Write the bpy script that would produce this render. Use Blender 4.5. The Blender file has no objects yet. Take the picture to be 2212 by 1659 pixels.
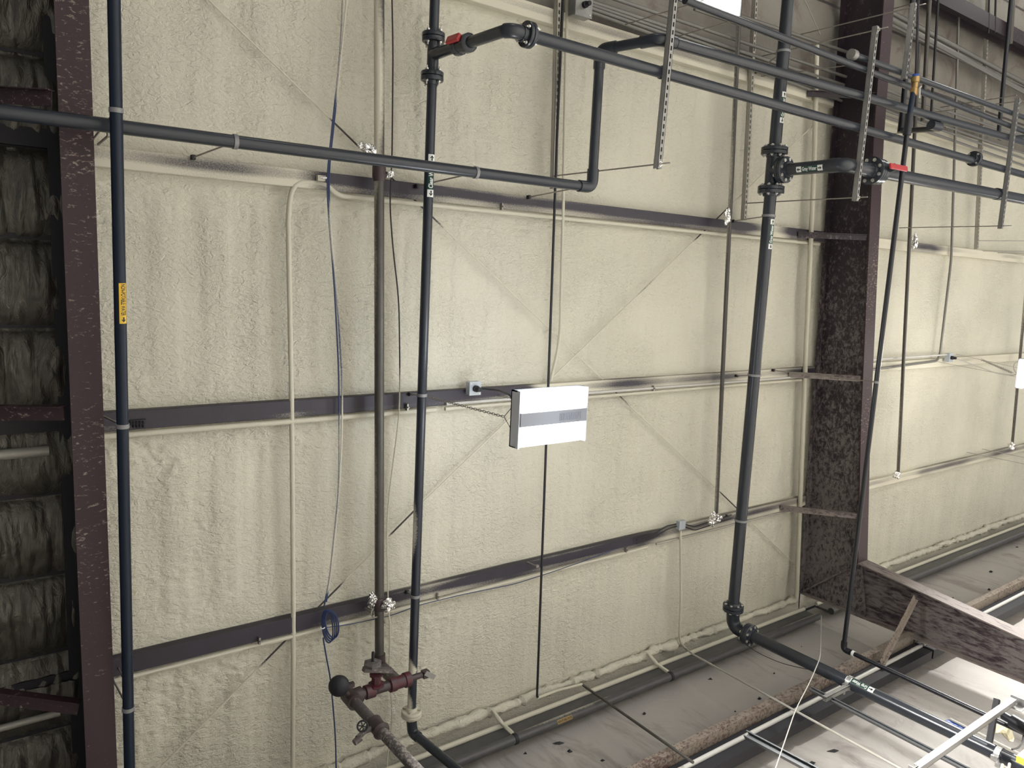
import bpy, bmesh, math, random
import numpy as np
from mathutils import Vector, Matrix
random.seed(7)
SC = bpy.context.scene
COL = SC.collection
# ------------------------------------------------------------------ camera, world, lamps, exposure
CAMZ = 1.6
H = 5.0                                    # purlin undersides above the camera
R = np.array([[0.80411616, -0.04476256, -0.59278455],
              [-0.05029648, 0.98846285, -0.14286868],
              [0.59234067, 0.14469799, 0.79258755]])
F, CX, CY = 1660.75, 1106.0, 829.5
cam = bpy.data.cameras.new('camera')
cam.sensor_width = 36; cam.lens = F / 2212 * 36; cam.clip_start = .05; cam.clip_end = 200
camo = bpy.data.objects.new('camera', cam); COL.objects.link(camo)
M = Matrix(((R[0][0], -R[1][0], -R[2][0], 0), (R[0][1], -R[1][1], -R[2][1], 0), (R[0][2], -R[1][2], -R[2][2], CAMZ), (0, 0, 0, 1)))
camo.matrix_world = M
SC.camera = camo
SC.view_settings.view_transform = 'Standard'
SC.view_settings.look = 'None'
SC.view_settings.exposure = 0.72
SC.view_settings.gamma = 1.0
SC.view_settings.use_curve_mapping = False
w = bpy.data.worlds.new('hall_air'); SC.world = w; w.use_nodes = True
w.node_tree.nodes['Background'].inputs[0].default_value = (.93, .95, 1.0, 1)
w.node_tree.nodes['Background'].inputs[1].default_value = .16
def lamp_light(name, loc, energy, size, rot=(0, 0, 0), color=(1, .98, .94), shape='AREA'):
    l = bpy.data.lights.new(name, shape); l.energy = energy; l.color = color
    if shape == 'AREA': l.shape = 'RECTANGLE'; l.size = size; l.size_y = size * .65
    else: l.shadow_soft_size = size
    o = bpy.data.objects.new(name, l); o.location = loc; o.rotation_euler = rot; COL.objects.link(o); return o
# high bay lamps of the hall: they shine down and sideways, the concrete floor sends light back up
HB = [(3.31, .97), (10.6, .95), (6.6, -3.9), (12.5, -4.4), (3.5, -5.0), (17.5, 1), (-3.4, -4.6)]
for i, (x, y) in enumerate(HB):
    lamp_light('high_bay_glow', (x, y, 5.46), [430, 560, 430, 430, 260, 560, 60][i], .6)
for (x, y, z, e) in [(10.6, .95, 5.6, 16), (3.5, -7.0, 5.5, 26), (6.6, -3.9, 5.55, 10), (17.5, 1, 5.5, 60), (12.5, -4.4, 5.6, 20)]:
    lamp_light('lamp_side_spill', (x, y, z), e, .25, shape='POINT')
lamp_light('lamp_side_spill', (3.31, .60, 5.42), 13, .2, shape='POINT', color=(.86, .93, 1))
lamp_light('lamp_side_spill', (3.31, 1.34, 5.42), 13, .2, shape='POINT', color=(.86, .93, 1))
# ------------------------------------------------------------------ geometry helpers
def ray(x, y): return R.T @ np.array([x - CX, y - CY, F])
OFF = np.array([0, 0, CAMZ])
def PZ(x, y, drop):                        # the point seen at (x, y) lying `drop` below the purlin undersides
    d = ray(x, y); return Vector(d * (H - drop) / d[2] + OFF)
def PYp(x, y, Y):
    d = ray(x, y); return Vector(d * Y / d[1] + OFF)
def PXp(x, y, X):
    d = ray(x, y); return Vector(d * X / d[0] + OFF)
def RP(p, wpx):                            # radius in metres of something wpx pixels wide at p
    q = R @ (np.array(p) - OFF); return wpx * q[2] / F / 2
ORG = {}
def hash2(ix, iy, s):
    v = np.sin(ix * 127.1 + iy * 311.7 + s * 74.7) * 43758.5453
    return v - np.floor(v)
def vn(x, y, s=0):
    x = np.asarray(x, float); y = np.asarray(y, float)
    ix = np.floor(x); iy = np.floor(y); fx = x - ix; fy = y - iy
    u = fx * fx * (3 - 2 * fx); v = fy * fy * (3 - 2 * fy)
    a = hash2(ix, iy, s); b = hash2(ix + 1, iy, s); c = hash2(ix, iy + 1, s); d = hash2(ix + 1, iy + 1, s)
    return a + (b - a) * u + (c - a) * v + (a - b - c + d) * u * v
def fbm(x, y, s=0, o=3):
    t = 0; a = .5; n = 0
    for k in range(o):
        t = t + a * vn(x * 2 ** k + 13.7 * k, y * 2 ** k + 7.3 * k, s + k); n += a; a *= .5
    return t / n
def smooth(a, b, x):
    t = np.clip((x - a) / (b - a), 0, 1); return t * t * (3 - 2 * t)
def basis(ax):
    ax = Vector(ax).normalized(); u = ax.orthogonal().normalized()
    if abs(ax.z) < .9: u = ax.cross(Vector((0, 0, 1))).normalized()
    else: u = ax.cross(Vector((0, 1, 0))).normalized()
    return ax, u, ax.cross(u).normalized()
class MB:
    def __init__(s): s.v = []; s.f = []; s.sm = []; s.a = []
    def add(s, vs, fs, sm=False, at=None):
        b = len(s.v); s.v += [tuple(p) for p in vs]; s.f += [tuple(i + b for i in f) for f in fs]; s.sm += [sm] * len(fs)
        s.a += list(at) if at is not None else [0.0] * len(vs); return s
    def box(s, c, d, ax=None):              # centre, full sizes, optional axes
        if ax is None: ax = (Vector((1, 0, 0)), Vector((0, 1, 0)), Vector((0, 0, 1)))
        c = Vector(c); vs = []
        for k in (-1, 1):
            for j in (-1, 1):
                for i in (-1, 1): vs.append(c + ax[0] * i * d[0] / 2 + ax[1] * j * d[1] / 2 + ax[2] * k * d[2] / 2)
        return s.add(vs, [(0, 2, 3, 1), (4, 5, 7, 6), (0, 1, 5, 4), (2, 6, 7, 3), (0, 4, 6, 2), (1, 3, 7, 5)])
    def tube(s, pts, r, seg=12, caps=True, fo=None, wob=0):
        pts = [Vector(p) for p in pts]; n = len(pts)
        if not hasattr(r, '__len__'): r = [r] * n
        t0 = (pts[1] - pts[0]).normalized(); _, u, vv = basis(t0); vs = []; at = []; L = 0; pt = t0
        for i in range(n):
            if i: L += (pts[i] - pts[i - 1]).length
            t = (pts[min(i + 1, n - 1)] - pts[max(i - 1, 0)]).normalized()
            q = pt.rotation_difference(t); u = q @ u; vv = t.cross(u).normalized(); u = vv.cross(t).normalized(); pt = t
            for k in range(seg):
                a = 2 * math.pi * k / seg; dr = u * math.cos(a) + vv * math.sin(a)
                rr = r[i] * (1 + (wob * (random.random() - .5) if wob else 0))
                vs.append(pts[i] + dr * rr); at.append(fo(L, dr) if fo else 0.0)
        fs = []
        for i in range(n - 1):
            for k in range(seg):
                k2 = (k + 1) % seg; fs.append((i * seg + k, i * seg + k2, (i + 1) * seg + k2, (i + 1) * seg + k))
        s.add(vs, fs, True, at)
        if caps:
            b = len(s.v) - n * seg
            s.f.append(tuple(b + k for k in reversed(range(seg)))); s.sm.append(False)
            s.f.append(tuple(b + (n - 1) * seg + k for k in range(seg))); s.sm.append(False)
        return s
    def cyl(s, a, b, r, seg=16, **k): return s.tube([a, b], r, seg, **k)
    def lathe(s, o, ax, prof, seg=24, sm=True):   # prof: (distance along the axis, radius)
        o = Vector(o); ax, u, vv = basis(ax); vs = []; fs = []
        for (d, r) in prof:
            for k in range(seg):
                a = 2 * math.pi * k / seg; vs.append(o + ax * d + (u * math.cos(a) + vv * math.sin(a)) * r)
        for i in range(len(prof) - 1):
            for k in range(seg):
                k2 = (k + 1) % seg; fs.append((i * seg + k, i * seg + k2, (i + 1) * seg + k2, (i + 1) * seg + k))
        fs.append(tuple(reversed(range(seg)))); fs.append(tuple((len(prof) - 1) * seg + k for k in range(seg)))
        return s.add(vs, fs, sm)
    def torus(s, c, ax, R0, r, seg=24, q=8, stretch=(1, 1), ub=None):
        c = Vector(c); ax, u, vv = basis(ax)
        if ub: u = Vector(ub).normalized(); vv = ax.cross(u)
        pts = [c + u * math.cos(2 * math.pi * k / seg) * R0 * stretch[0] + vv * math.sin(2 * math.pi * k / seg) * R0 * stretch[1] for k in range(seg + 1)]
        return s.tube(pts, r, q, caps=False)
    def build(s, name, mat, parent=None, origin=None, auto=True):
        if parent is not None: og = ORG[parent.name]
        else:
            if origin is None:
                a = np.array(s.v); origin = (a.min(0) + a.max(0)) / 2
            og = Vector(origin)
        me = bpy.data.meshes.new(name)
        me.from_pydata([(p[0] - og[0], p[1] - og[1], p[2] - og[2]) for p in s.v], [], s.f)
        me.polygons.foreach_set('use_smooth', s.sm)
        at = me.attributes.new('foam', 'FLOAT', 'POINT'); at.data.foreach_set('value', np.array(s.a, dtype=np.float32))
        me.materials.append(mat); me.update()
        if auto and any(s.sm):
            try: me.set_sharp_from_angle(angle=math.radians(42))
            except Exception: pass
        o = bpy.data.objects.new(name, me); COL.objects.link(o)
        if parent is not None: o.parent = parent
        else: o.location = og
        ORG[o.name] = Vector(og)
        return o
def root(name, loc, label, cat, group=None):
    o = bpy.data.objects.new(name, None); o.empty_display_size = .1; o.location = loc; COL.objects.link(o)
    ORG[o.name] = Vector(loc); return tag(o, label, cat, group)
def tag(o, label=None, cat=None, group=None, kind=None):
    if label: o['label'] = label
    if cat: o['category'] = cat
    if group: o['group'] = group
    if kind: o['kind'] = kind
    return o
def bend(pts, rad, n=8):                    # polyline with filleted corners
    pts = [Vector(p) for p in pts]; out = [pts[0]]
    for i in range(1, len(pts) - 1):
        a, b, c = pts[i - 1], pts[i], pts[i + 1]
        d1 = (a - b); d2 = (c - b); r = min(rad, d1.length * .49, d2.length * .49)
        p, q = b + d1.normalized() * r, b + d2.normalized() * r
        for k in range(n + 1):
            t = k / n; out.append(p * (1 - t) ** 2 + b * 2 * t * (1 - t) + q * t * t)
    out.append(pts[-1]); return out
def dense(pts, step):
    out = []
    for a, b in zip(pts[:-1], pts[1:]):
        n = max(1, int((b - a).length / step))
        for k in range(n): out.append(a.lerp(b, k / n))
    out.append(pts[-1]); return out
# ------------------------------------------------------------------ materials
def mat(name, col, rough=.5, metal=0, bump=None, spec=.5):
    m = bpy.data.materials.new(name); m.use_nodes = True; nt = m.node_tree; b = nt.nodes['Principled BSDF']
    b.inputs['Base Color'].default_value = (*col, 1); b.inputs['Roughness'].default_value = rough; b.inputs['Metallic'].default_value = metal
    b.inputs['Specular IOR Level'].default_value = spec
    return m
def N(m, t, **k):
    n = m.node_tree.nodes.new(t)
    for a, v in k.items(): setattr(n, a, v)
    return n
def lk(m, a, b): m.node_tree.links.new(a, b)
def coord(m, sc=(1, 1, 1), world=True):
    g = N(m, 'ShaderNodeNewGeometry'); mp = N(m, 'ShaderNodeMapping'); mp.inputs['Scale'].default_value = sc
    lk(m, g.outputs['Position'], mp.inputs['Vector']); return mp.outputs['Vector']
def noise(m, vec, scale, detail=3, rough=.55, dist=0):
    n = N(m, 'ShaderNodeTexNoise'); n.inputs['Scale'].default_value = scale; n.inputs['Detail'].default_value = detail
    n.inputs['Roughness'].default_value = rough; n.inputs['Distortion'].default_value = dist
    lk(m, vec, n.inputs['Vector']); return n.outputs['Fac']
def ramp(m, fac, stops):
    r = N(m, 'ShaderNodeValToRGB'); e = r.color_ramp.elements
    for i, (p, c) in enumerate(stops):
        el = e[i] if i < 2 else e.new(p)
        el.position = p; el.color = (*c, 1) if hasattr(c, '__len__') else (c, c, c, 1)
    lk(m, fac, r.inputs[0]); return r.outputs[0]
def mixc(m, fac, a, b):
    x = N(m, 'ShaderNodeMix', data_type='RGBA')
    for s, v in ((6, a), (7, b)):
        if hasattr(v, 'is_output'): lk(m, v, x.inputs[s])
        else: x.inputs[s].default_value = (*v, 1)
    if hasattr(fac, 'is_output'): lk(m, fac, x.inputs[0])
    else: x.inputs[0].default_value = fac
    return x.outputs[2]
def math_(m, op, a, b=None, clamp=False):
    x = N(m, 'ShaderNodeMath', operation=op); x.use_clamp = clamp
    for i, v in enumerate((a, b)):
        if v is None: continue
        if hasattr(v, 'is_output'): lk(m, v, x.inputs[i])
        else: x.inputs[i].default_value = v
    return x.outputs[0]
def bsdf(m): return m.node_tree.nodes['Principled BSDF']
def setc(m, c): lk(m, c, bsdf(m).inputs['Base Color'])
def bump(m, h, dist=.002, st=1):
    b = N(m, 'ShaderNodeBump'); b.inputs['Distance'].default_value = dist; b.inputs['Strength'].default_value = st
    lk(m, h, b.inputs['Height']); lk(m, b.outputs[0], bsdf(m).inputs['Normal'])
FOAM = (.60, .535, .40)
def foam_mat():
    m = mat('spray_foam', FOAM, .62, spec=.35)
    v = coord(m); n1 = noise(m, v, 1.6, 3); n2 = noise(m, coord(m, (1, .25, 1)), 6, 2)
    c = mixc(m, n1, (.545, .525, .435), (.615, .585, .47)); c = mixc(m, math_(m, 'MULTIPLY', n2, .35), c, (.58, .565, .50)); setc(m, c)
    pat = ramp(m, noise(m, v, 1.3, 2), [(.35, .45), (.65, 1.0)])
    h = math_(m, 'MULTIPLY', math_(m, 'ADD', noise(m, coord(m, (.8, 1.15, 1)), 52, 3, .6, 1.0), math_(m, 'MULTIPLY', noise(m, coord(m, (.75, 1.2, 1)), 26, 2, .5, 1.2), 1.5)), pat)
    bump(m, h, .0138, .95); return m
def sprayed(name, base, rough=.45, metal=0, base2=None, spec=.5, lo=.45, hi=.6, sc=90):
    m = mat(name, base, rough, metal, spec=spec)
    at = N(m, 'ShaderNodeAttribute', attribute_name='foam'); v = coord(m)
    f = math_(m, 'ADD', at.outputs['Fac'], math_(m, 'MULTIPLY', math_(m, 'SUBTRACT', noise(m, v, sc, 4, .8), .5), .55))
    f = ramp(m, f, [(lo, 0), (hi, 1)])
    b = mixc(m, noise(m, v, 9, 4), base, base2 or tuple(x * 1.5 for x in base))
    setc(m, mixc(m, f, b, (.58, .55, .45)))
    r = N(m, 'ShaderNodeMapRange'); lk(m, f, r.inputs[0]); r.inputs[3].default_value = rough; r.inputs[4].default_value = .8
    lk(m, r.outputs[0], bsdf(m).inputs['Roughness'])
    if metal:
        r = N(m, 'ShaderNodeMapRange'); lk(m, f, r.inputs[0]); r.inputs[3].default_value = metal; r.inputs[4].default_value = 0
        lk(m, r.outputs[0], bsdf(m).inputs['Metallic'])
    bump(m, noise(m, v, 60, 3), .0012, .6)
    return m
def speckled(name, base, speck, sc, lo, hi, rough=.5, stretch=(1, 1, 1), big=.9, big_lo=.35, big_hi=.7):
    m = mat(name, base, rough); v = coord(m, stretch)
    a = noise(m, v, sc, 5, .72, .4); b = noise(m, coord(m), big, 3, .6)
    b = ramp(m, b, [(big_lo, -.0), (big_hi, .16)])
    f = ramp(m, math_(m, 'ADD', a, b), [(lo, 0), (hi, 1)])
    c = mixc(m, noise(m, coord(m), 3, 3), base, tuple(x * 1.6 for x in base))
    setc(m, mixc(m, f, c, speck)); bump(m, a, .002, .3); return m
m_foam = foam_mat()
m_purlin = sprayed('purlin_primer', (.018, .015, .024), .5, base2=(.034, .028, .042), lo=.38, hi=.80, sc=110)
m_pvc = mat('grey_pvc', (.036, .042, .054), .27)
setc(m_pvc, mixc(m_pvc, noise(m_pvc, coord(m_pvc), 2.5, 3), (.020, .025, .034), (.032, .036, .044)))
m_pvcs = sprayed('grey_pvc_sprayed', (.015, .020, .032), .3, base2=(.022, .027, .038), lo=.5, hi=.75)
m_blue = sprayed('blue_black_pipe', (.004, .010, .022), .4, base2=(.006, .014, .030), spec=.35, lo=.8, hi=1.2)
m_black = mat('black_plastic', (.008, .009, .014), .35)
m_blackg = mat('dull_black', (.012, .012, .016), .6)
m_iron = sprayed('black_iron_pipe', (.055, .050, .045), .42, .3, base2=(.095, .088, .078), lo=.42, hi=.85, sc=50)
m_iron2 = speckled('scaly_iron', (.07, .06, .058), (.30, .27, .24), 40, .62, .72, .6)
m_fit = mat('dark_fitting', (.022, .016, .020), .45)
setc(m_fit, mixc(m_fit, noise(m_fit, coord(m_fit), 20, 4), (.018, .015, .020), (.075, .048, .045)))
m_redfit = mat('red_painted_fitting', (.10, .012, .018), .5)
setc(m_redfit, mixc(m_redfit, ramp(m_redfit, noise(m_redfit, coord(m_redfit), 25, 4), [(.4, 0), (.62, 1)]), (.085, .010, .018), (.045, .024, .028)))
m_red = mat('red_handle', (.42, .022, .028), .35)
m_galv = mat('galvanised_steel', (.42, .42, .42), .38, .85)
setc(m_galv, mixc(m_galv, noise(m_galv, coord(m_galv), 30, 3), (.30, .30, .30), (.55, .55, .54)))
m_strut = mat('galvanised_strut', (.28, .28, .28), .42, .55)
setc(m_strut, mixc(m_strut, noise(m_strut, coord(m_strut), 14, 4), (.19, .19, .185), (.36, .355, .34)))
m_strutw = mat('bright_strut', (.36, .36, .355), .35, .5)
m_strutd = mat('dark_grey_strut', (.11, .115, .12), .4, .4)
m_struts = sprayed('sprayed_strut', (.30, .29, .26), .5, .3, base2=(.42, .40, .34), lo=.35, hi=.9)
m_condg = mat('dull_conduit', (.17, .165, .15), .4, .3)
m_rod = mat('threaded_rod_zinc', (.30, .28, .25), .45, .7)
m_clamp = mat('grey_clamp', (.23, .23, .235), .5, .2)
m_bolt = mat('zinc_bolt', (.62, .61, .58), .3, .8)
m_foil = mat('aluminium_foil', (.80, .79, .77), .2, 1)
m_raft = mat('red_oxide_dusty', (.03, .015, .02), .55)
_a = noise(m_raft, coord(m_raft, (1, .6, 1)), 26, 6, .78, .5); _b = noise(m_raft, coord(m_raft), 1.3, 3, .6)
_g = N(m_raft, 'ShaderNodeNewGeometry'); _x = N(m_raft, 'ShaderNodeSeparateXYZ'); lk(m_raft, _g.outputs['Position'], _x.inputs[0])
_r = N(m_raft, 'ShaderNodeMapRange'); lk(m_raft, _x.outputs['Y'], _r.inputs[0]); _r.inputs[1].default_value = -2.2; _r.inputs[2].default_value = 2.8; _r.inputs[3].default_value = -.10; _r.inputs[4].default_value = .10
_f = math_(m_raft, 'ADD', math_(m_raft, 'ADD', _a, math_(m_raft, 'MULTIPLY', _b, .22)), _r.outputs[0])
_f = ramp(m_raft, _f, [(.60, 0), (.74, 1)])
setc(m_raft, mixc(m_raft, _f, mixc(m_raft, _b, (.012, .008, .013), (.026, .013, .018)), (.16, .14, .135))); bump(m_raft, _a, .002, .3)
m_raftl = speckled('red_oxide_flecked', (.022, .009, .012), (.24, .19, .16), 60, .665, .74, .55, (.45, 1, 1), .9, .3, .75)
m_raftd = mat('shaded_primer', (.010, .009, .013), .6)
m_colm = speckled('dusty_column', (.022, .011, .016), (.165, .145, .14), 30, .47, .64, .65, (.8, 1, .22), 1.4, .3, .7)
m_flng = speckled('dust_coated_flange', (.05, .03, .034), (.20, .17, .155), 24, .40, .58, .7, (1, 1, .3))
m_girt = speckled('rust_mottled_girt', (.07, .042, .034), (.23, .195, .16), 38, .47, .58, .7)
m_gapshade = mat('painted_gap_shade', (.012, .012, .016), .6)  # shade below the girt beam, put into the colour
m_whitec = mat('white_conduit', (.50, .49, .46), .4)
m_white = mat('white_rod', (.40, .385, .34), .45)
m_cable = mat('blue_cable', (.014, .032, .115), .4)
m_cables = sprayed('sprayed_cable', (.016, .030, .085), .45, lo=.4, hi=.8)
m_wires = sprayed('sprayed_black_wire', (.014, .012, .016), .45, lo=.4, hi=.8)
m_cream = mat('foam_coated_metal', (.53, .505, .41), .6)
bump(m_cream, noise(m_cream, coord(m_cream), 40, 3), .004, .7)
m_chan = mat('lamp_channel', (.16, .165, .18), .5)
m_box = mat('zinc_box', (.42, .46, .50), .35, .3)
m_lampb = mat('lamp_housing', (.55, .57, .62), .4, .1)
m_green = mat('green_label', (.003, .045, .030), .4)
m_wlet = mat('label_white', (.80, .82, .80), .5)
m_yel = mat('yellow_label', (.78, .50, .03), .45)
m_orl = mat('dull_yellow_label', (.33, .22, .07), .6)
m_blk = mat('label_black', (.01, .01, .01), .5)
m_tape = mat('beige_cloth', (.66, .60, .42), .8)
m_bright = mat('yellow_plastic', (.75, .52, .08), .4)
m_bluet = mat('blue_strap', (.02, .06, .26), .4)
m_brass = mat('brass_valve', (.36, .24, .10), .35, .8)
def emis(name, st, col=(1, 1, 1)):
    m = mat(name, (.9, .9, .9), .5); b = bsdf(m); b.inputs['Emission Color'].default_value = (*col, 1); b.inputs['Emission Strength'].default_value = st; return m
m_lens = emis('lit_lens', 4.5, (1, .98, .96))
def liner_mat(name, a, b, stain, sm=.25):
    m = mat(name, a, .62); v = coord(m)
    c = mixc(m, noise(m, v, 1.1, 4, .6), a, b)
    s = ramp(m, noise(m, coord(m, (1, 1, .35)), 2.3, 5, .7, 1.2), [(.52, 0), (.72, sm)])
    setc(m, mixc(m, s, c, stain)); bump(m, noise(m, v, 5, 4, .6, .8), .02, .5); return m
m_wall = liner_mat('dusty_wall_liner', (.335, .315, .295), (.44, .412, .38), (.17, .145, .13), .8)
m_roofl = liner_mat('stained_roof_liner', (.165, .15, .13), (.22, .205, .175), (.085, .045, .035), .75)
_l = bsdf(m_roofl).inputs['Base Color'].links[0].from_socket
_g = N(m_roofl, 'ShaderNodeNewGeometry'); _x = N(m_roofl, 'ShaderNodeSeparateXYZ'); lk(m_roofl, _g.outputs['Position'], _x.inputs[0])
_s = math_(m_roofl, 'FRACT', math_(m_roofl, 'MULTIPLY', math_(m_roofl, 'ADD', _x.outputs['Y'], 20.02), 2.0))
setc(m_roofl, mixc(m_roofl, math_(m_roofl, 'LESS_THAN', _s, .06), _l, (.05, .042, .04)))
m_foilb = mat('dull_foil_batt', (.22, .205, .17), .36, .6)
setc(m_foilb, mixc(m_foilb, noise(m_foilb, coord(m_foilb), 7, 5, .7), (.045, .042, .036), (.19, .18, .15)))
bump(m_foilb, noise(m_foilb, coord(m_foilb, (1, .3, 1)), 30, 4, .65, 1), .012, .8)
m_floor = mat('concrete_floor', (.36, .35, .33), .6)
# ------------------------------------------------------------------ setting: floor, roof foam, wall, frames
YL = {0: -1.99, 1: -.54, 2: .99, 3: 2.55}            # purlin lines
YW = 4.0
ZP = CAMZ + H                                          # 6.6
def rafx(y, k=0): return 8.06 + (y + 1.6) * .055 if k == 0 else .585
mb = MB(); mb.box((6, -2, -.05), (34, 26, .1)); tag(mb.build('floor', m_floor), kind='structure')
def grid(name, x0, x1, y0, y1, cell, fz, m, kind='structure', axis='z'):
    nx = int((x1 - x0) / cell) + 1; ny = int((y1 - y0) / cell) + 1
    X, Y = np.meshgrid(np.linspace(x0, x1, nx), np.linspace(y0, y1, ny))
    Z = fz(X, Y)
    co = np.stack([X, Y, Z], -1) if axis == 'z' else np.stack([X, Z, Y], -1)
    i = np.arange(nx * ny).reshape(ny, nx)
    q = np.stack([i[:-1, :-1], i[1:, :-1], i[1:, 1:], i[:-1, 1:]], -1).reshape(-1, 4)
    c = co.reshape(-1, 3); og = (c.min(0) + c.max(0)) / 2
    me = bpy.data.meshes.new(name); me.vertices.add(len(c)); me.vertices.foreach_set('co', (c - og).ravel().astype(np.float32))
    me.loops.add(q.size); me.loops.foreach_set('vertex_index', q.ravel().astype(np.int32))
    me.polygons.add(len(q)); me.polygons.foreach_set('loop_start', np.arange(0, q.size, 4, dtype=np.int32))
    me.polygons.foreach_set('use_smooth', np.ones(len(q), bool)); me.update(calc_edges=True); me.materials.append(m)
    o = bpy.data.objects.new(name, me); o.location = og; COL.objects.link(o); o['kind'] = kind; return o
def foam_z(ya, yb, seed, xa, xb, amt=1.0):
    def f(X, Y):
        d0 = Y - ya; d1 = yb - Y; dx0 = X - xa; dx1 = xb - X
        z = ZP + .10 + 0 * X
        wx = X + .05 * fbm(X * 1.3, Y * 1.1, seed + 5)
        fl = np.sin(wx * 2 * math.pi / .31 + seed * 1.7) * .5 + .5          # deck flutes under the foam
        env = smooth(.08, .35, d0) * smooth(.05, .3, d1)
        z = z + (.013 * smooth(.25, .85, fl) * (.2 + 1.0 * fbm(X * 1.1, Y * .6, seed))) * env
        z = z - .03 * fbm(X * 1.7, Y * 1.3, seed + 9)
        rough = smooth(.42, .62, fbm(X * 1.5 + 3, Y * 1.0, seed + 21)) * .8 + .9 * smooth(.5, .12, d0) + .5 * smooth(.35, .08, d1) + .5 * smooth(.35, .05, dx0)
        rough = rough * (1.12 - .55 * smooth(2.5, 7.5, X)) * amt
        qx = X + .03 * fbm(X * 9, Y * 9, seed + 31); qy = Y + .03 * fbm(X * 9 + 5, Y * 9, seed + 33)
        lump = 1 - np.abs(2 * fbm(qx * 17, qy * 27, seed + 40, 2) - 1) * 1.6
        lump2 = 1 - np.abs(2 * vn(qx * 34, qy * 44, seed + 50) - 1)
        z = z - .0092 * rough * lump - .0036 * (rough + .35) * lump2
        drip = vn(X * 7, Y * 1.2, seed + 60)
        z = z - .009 * smooth(.5, .8, drip) * smooth(.1, .3, d0) * smooth(1.2, .4, d0) * (1.1 - .5 * smooth(4, 8, X))
        m0 = np.exp(-np.maximum(d0 - .058, 0) / .05); m1 = np.exp(-np.maximum(d1 - .058, 0) / .08)
        z = z * (1 - np.maximum(m0, m1)) + (ZP + .075) * np.maximum(m0, m1)
        z = z - .05 * np.exp(-np.abs(dx1) / .04) - .03 * np.exp(-np.abs(dx0) / .04)
        return z
    return f
lines = [YL[0], YL[1], YL[2], YL[3], YW + .03]
xa, xb = .60, 8.08
for k in range(4):
    xe = rafx((lines[k] + lines[k + 1]) / 2) + .06
    grid('ceiling', xa, xe, lines[k], lines[k + 1], .0135, foam_z(lines[k], lines[k + 1], 3 * k + 1, xa, rafx(lines[k + 1]) - .05), m_foam)
for k in range(4):
    xs = rafx((lines[k] + lines[k + 1]) / 2) + .04
    grid('ceiling', xs, 16.2, lines[k], lines[k + 1], .024, foam_z(lines[k], lines[k + 1], 3 * k + 41, xs, 16.2, 1.25), m_foam)
def roofl_z(seed):
    def f(X, Y):
        s = (Y * 2.0) % 1.0
        return ZP + .14 - .05 * np.sin(s * math.pi) * (.6 + .6 * fbm(X * .8, np.floor(Y * 2.0) * 3.1, seed)) - .012 * fbm(X * 6, Y * 4, seed + 2)
    return f
for a, b in ((-3.5, YL[0]), (-5.0, -3.5), (-6.5, -5.0), (-9.0, -6.5)):
    grid('ceiling', .6, 17.5, a, b, .04, roofl_z(int(-a * 10)), m_roofl)
def foil_z(seed):
    def f(X, Y):
        s = (Y * 2.05 + .1) % 1.0; c = np.floor(Y * 2.05 + .1)
        w_ = fbm(X * 9 + c * 5.3 + .12 * np.sin(Y * 17), Y * 1.3, seed, 3)
        e_ = np.maximum(np.sin(s * math.pi), 0)
        rid = 1 - np.abs(2 * fbm(X * 13 + c * 5.3 + .5 * fbm(X * 2, Y * 5, seed), Y * 2.2, seed + 7, 3) - 1)
        return ZP + .10 - .06 * e_ ** .6 - .04 * w_ * e_ ** .4 - .045 * rid ** 2 * e_ ** .3 - .012 * fbm(X * 40, Y * 14, seed + 4)
    return f
for k, (a, b) in enumerate(((-4, -1.99), (-1.99, -.54), (-.54, .99), (.99, 2.55), (2.55, YW))):
    grid('ceiling', -3.2, .57, a, b, .014, foil_z(70 + k), m_foilb)
def wall_y(seed):
    def f(X, Z):
        g = 3.64 + CAMZ
        bul = .055 * np.sin(np.clip(np.abs(Z - g) / 1.4, 0, 1) * math.pi)
        s = ((X + .35 * np.sin((Z - 4) * .9)) / 1.22) % 1.0
        fold = .025 * np.exp(-np.minimum(s, 1 - s) / .03)
        return YW + .05 - bul * (.5 + .8 * fbm(X * .7, Z * .7, seed)) - fold - .02 * fbm(X * 2.2 - Z * .6, Z * 2.2, seed + 3) + .0 * X
    return f
grid('wall_back', -4, 17.5, 0, ZP + .05, .03, wall_y(5), m_wall, axis='y')
mb = MB(); mb.box((6.5, -2.4, ZP + .32), (22, 13.4, .04)); tag(mb.build('ceiling', m_raftd), kind='structure')  # unseen dark slab added above the ceilings to block leaking world light
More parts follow.
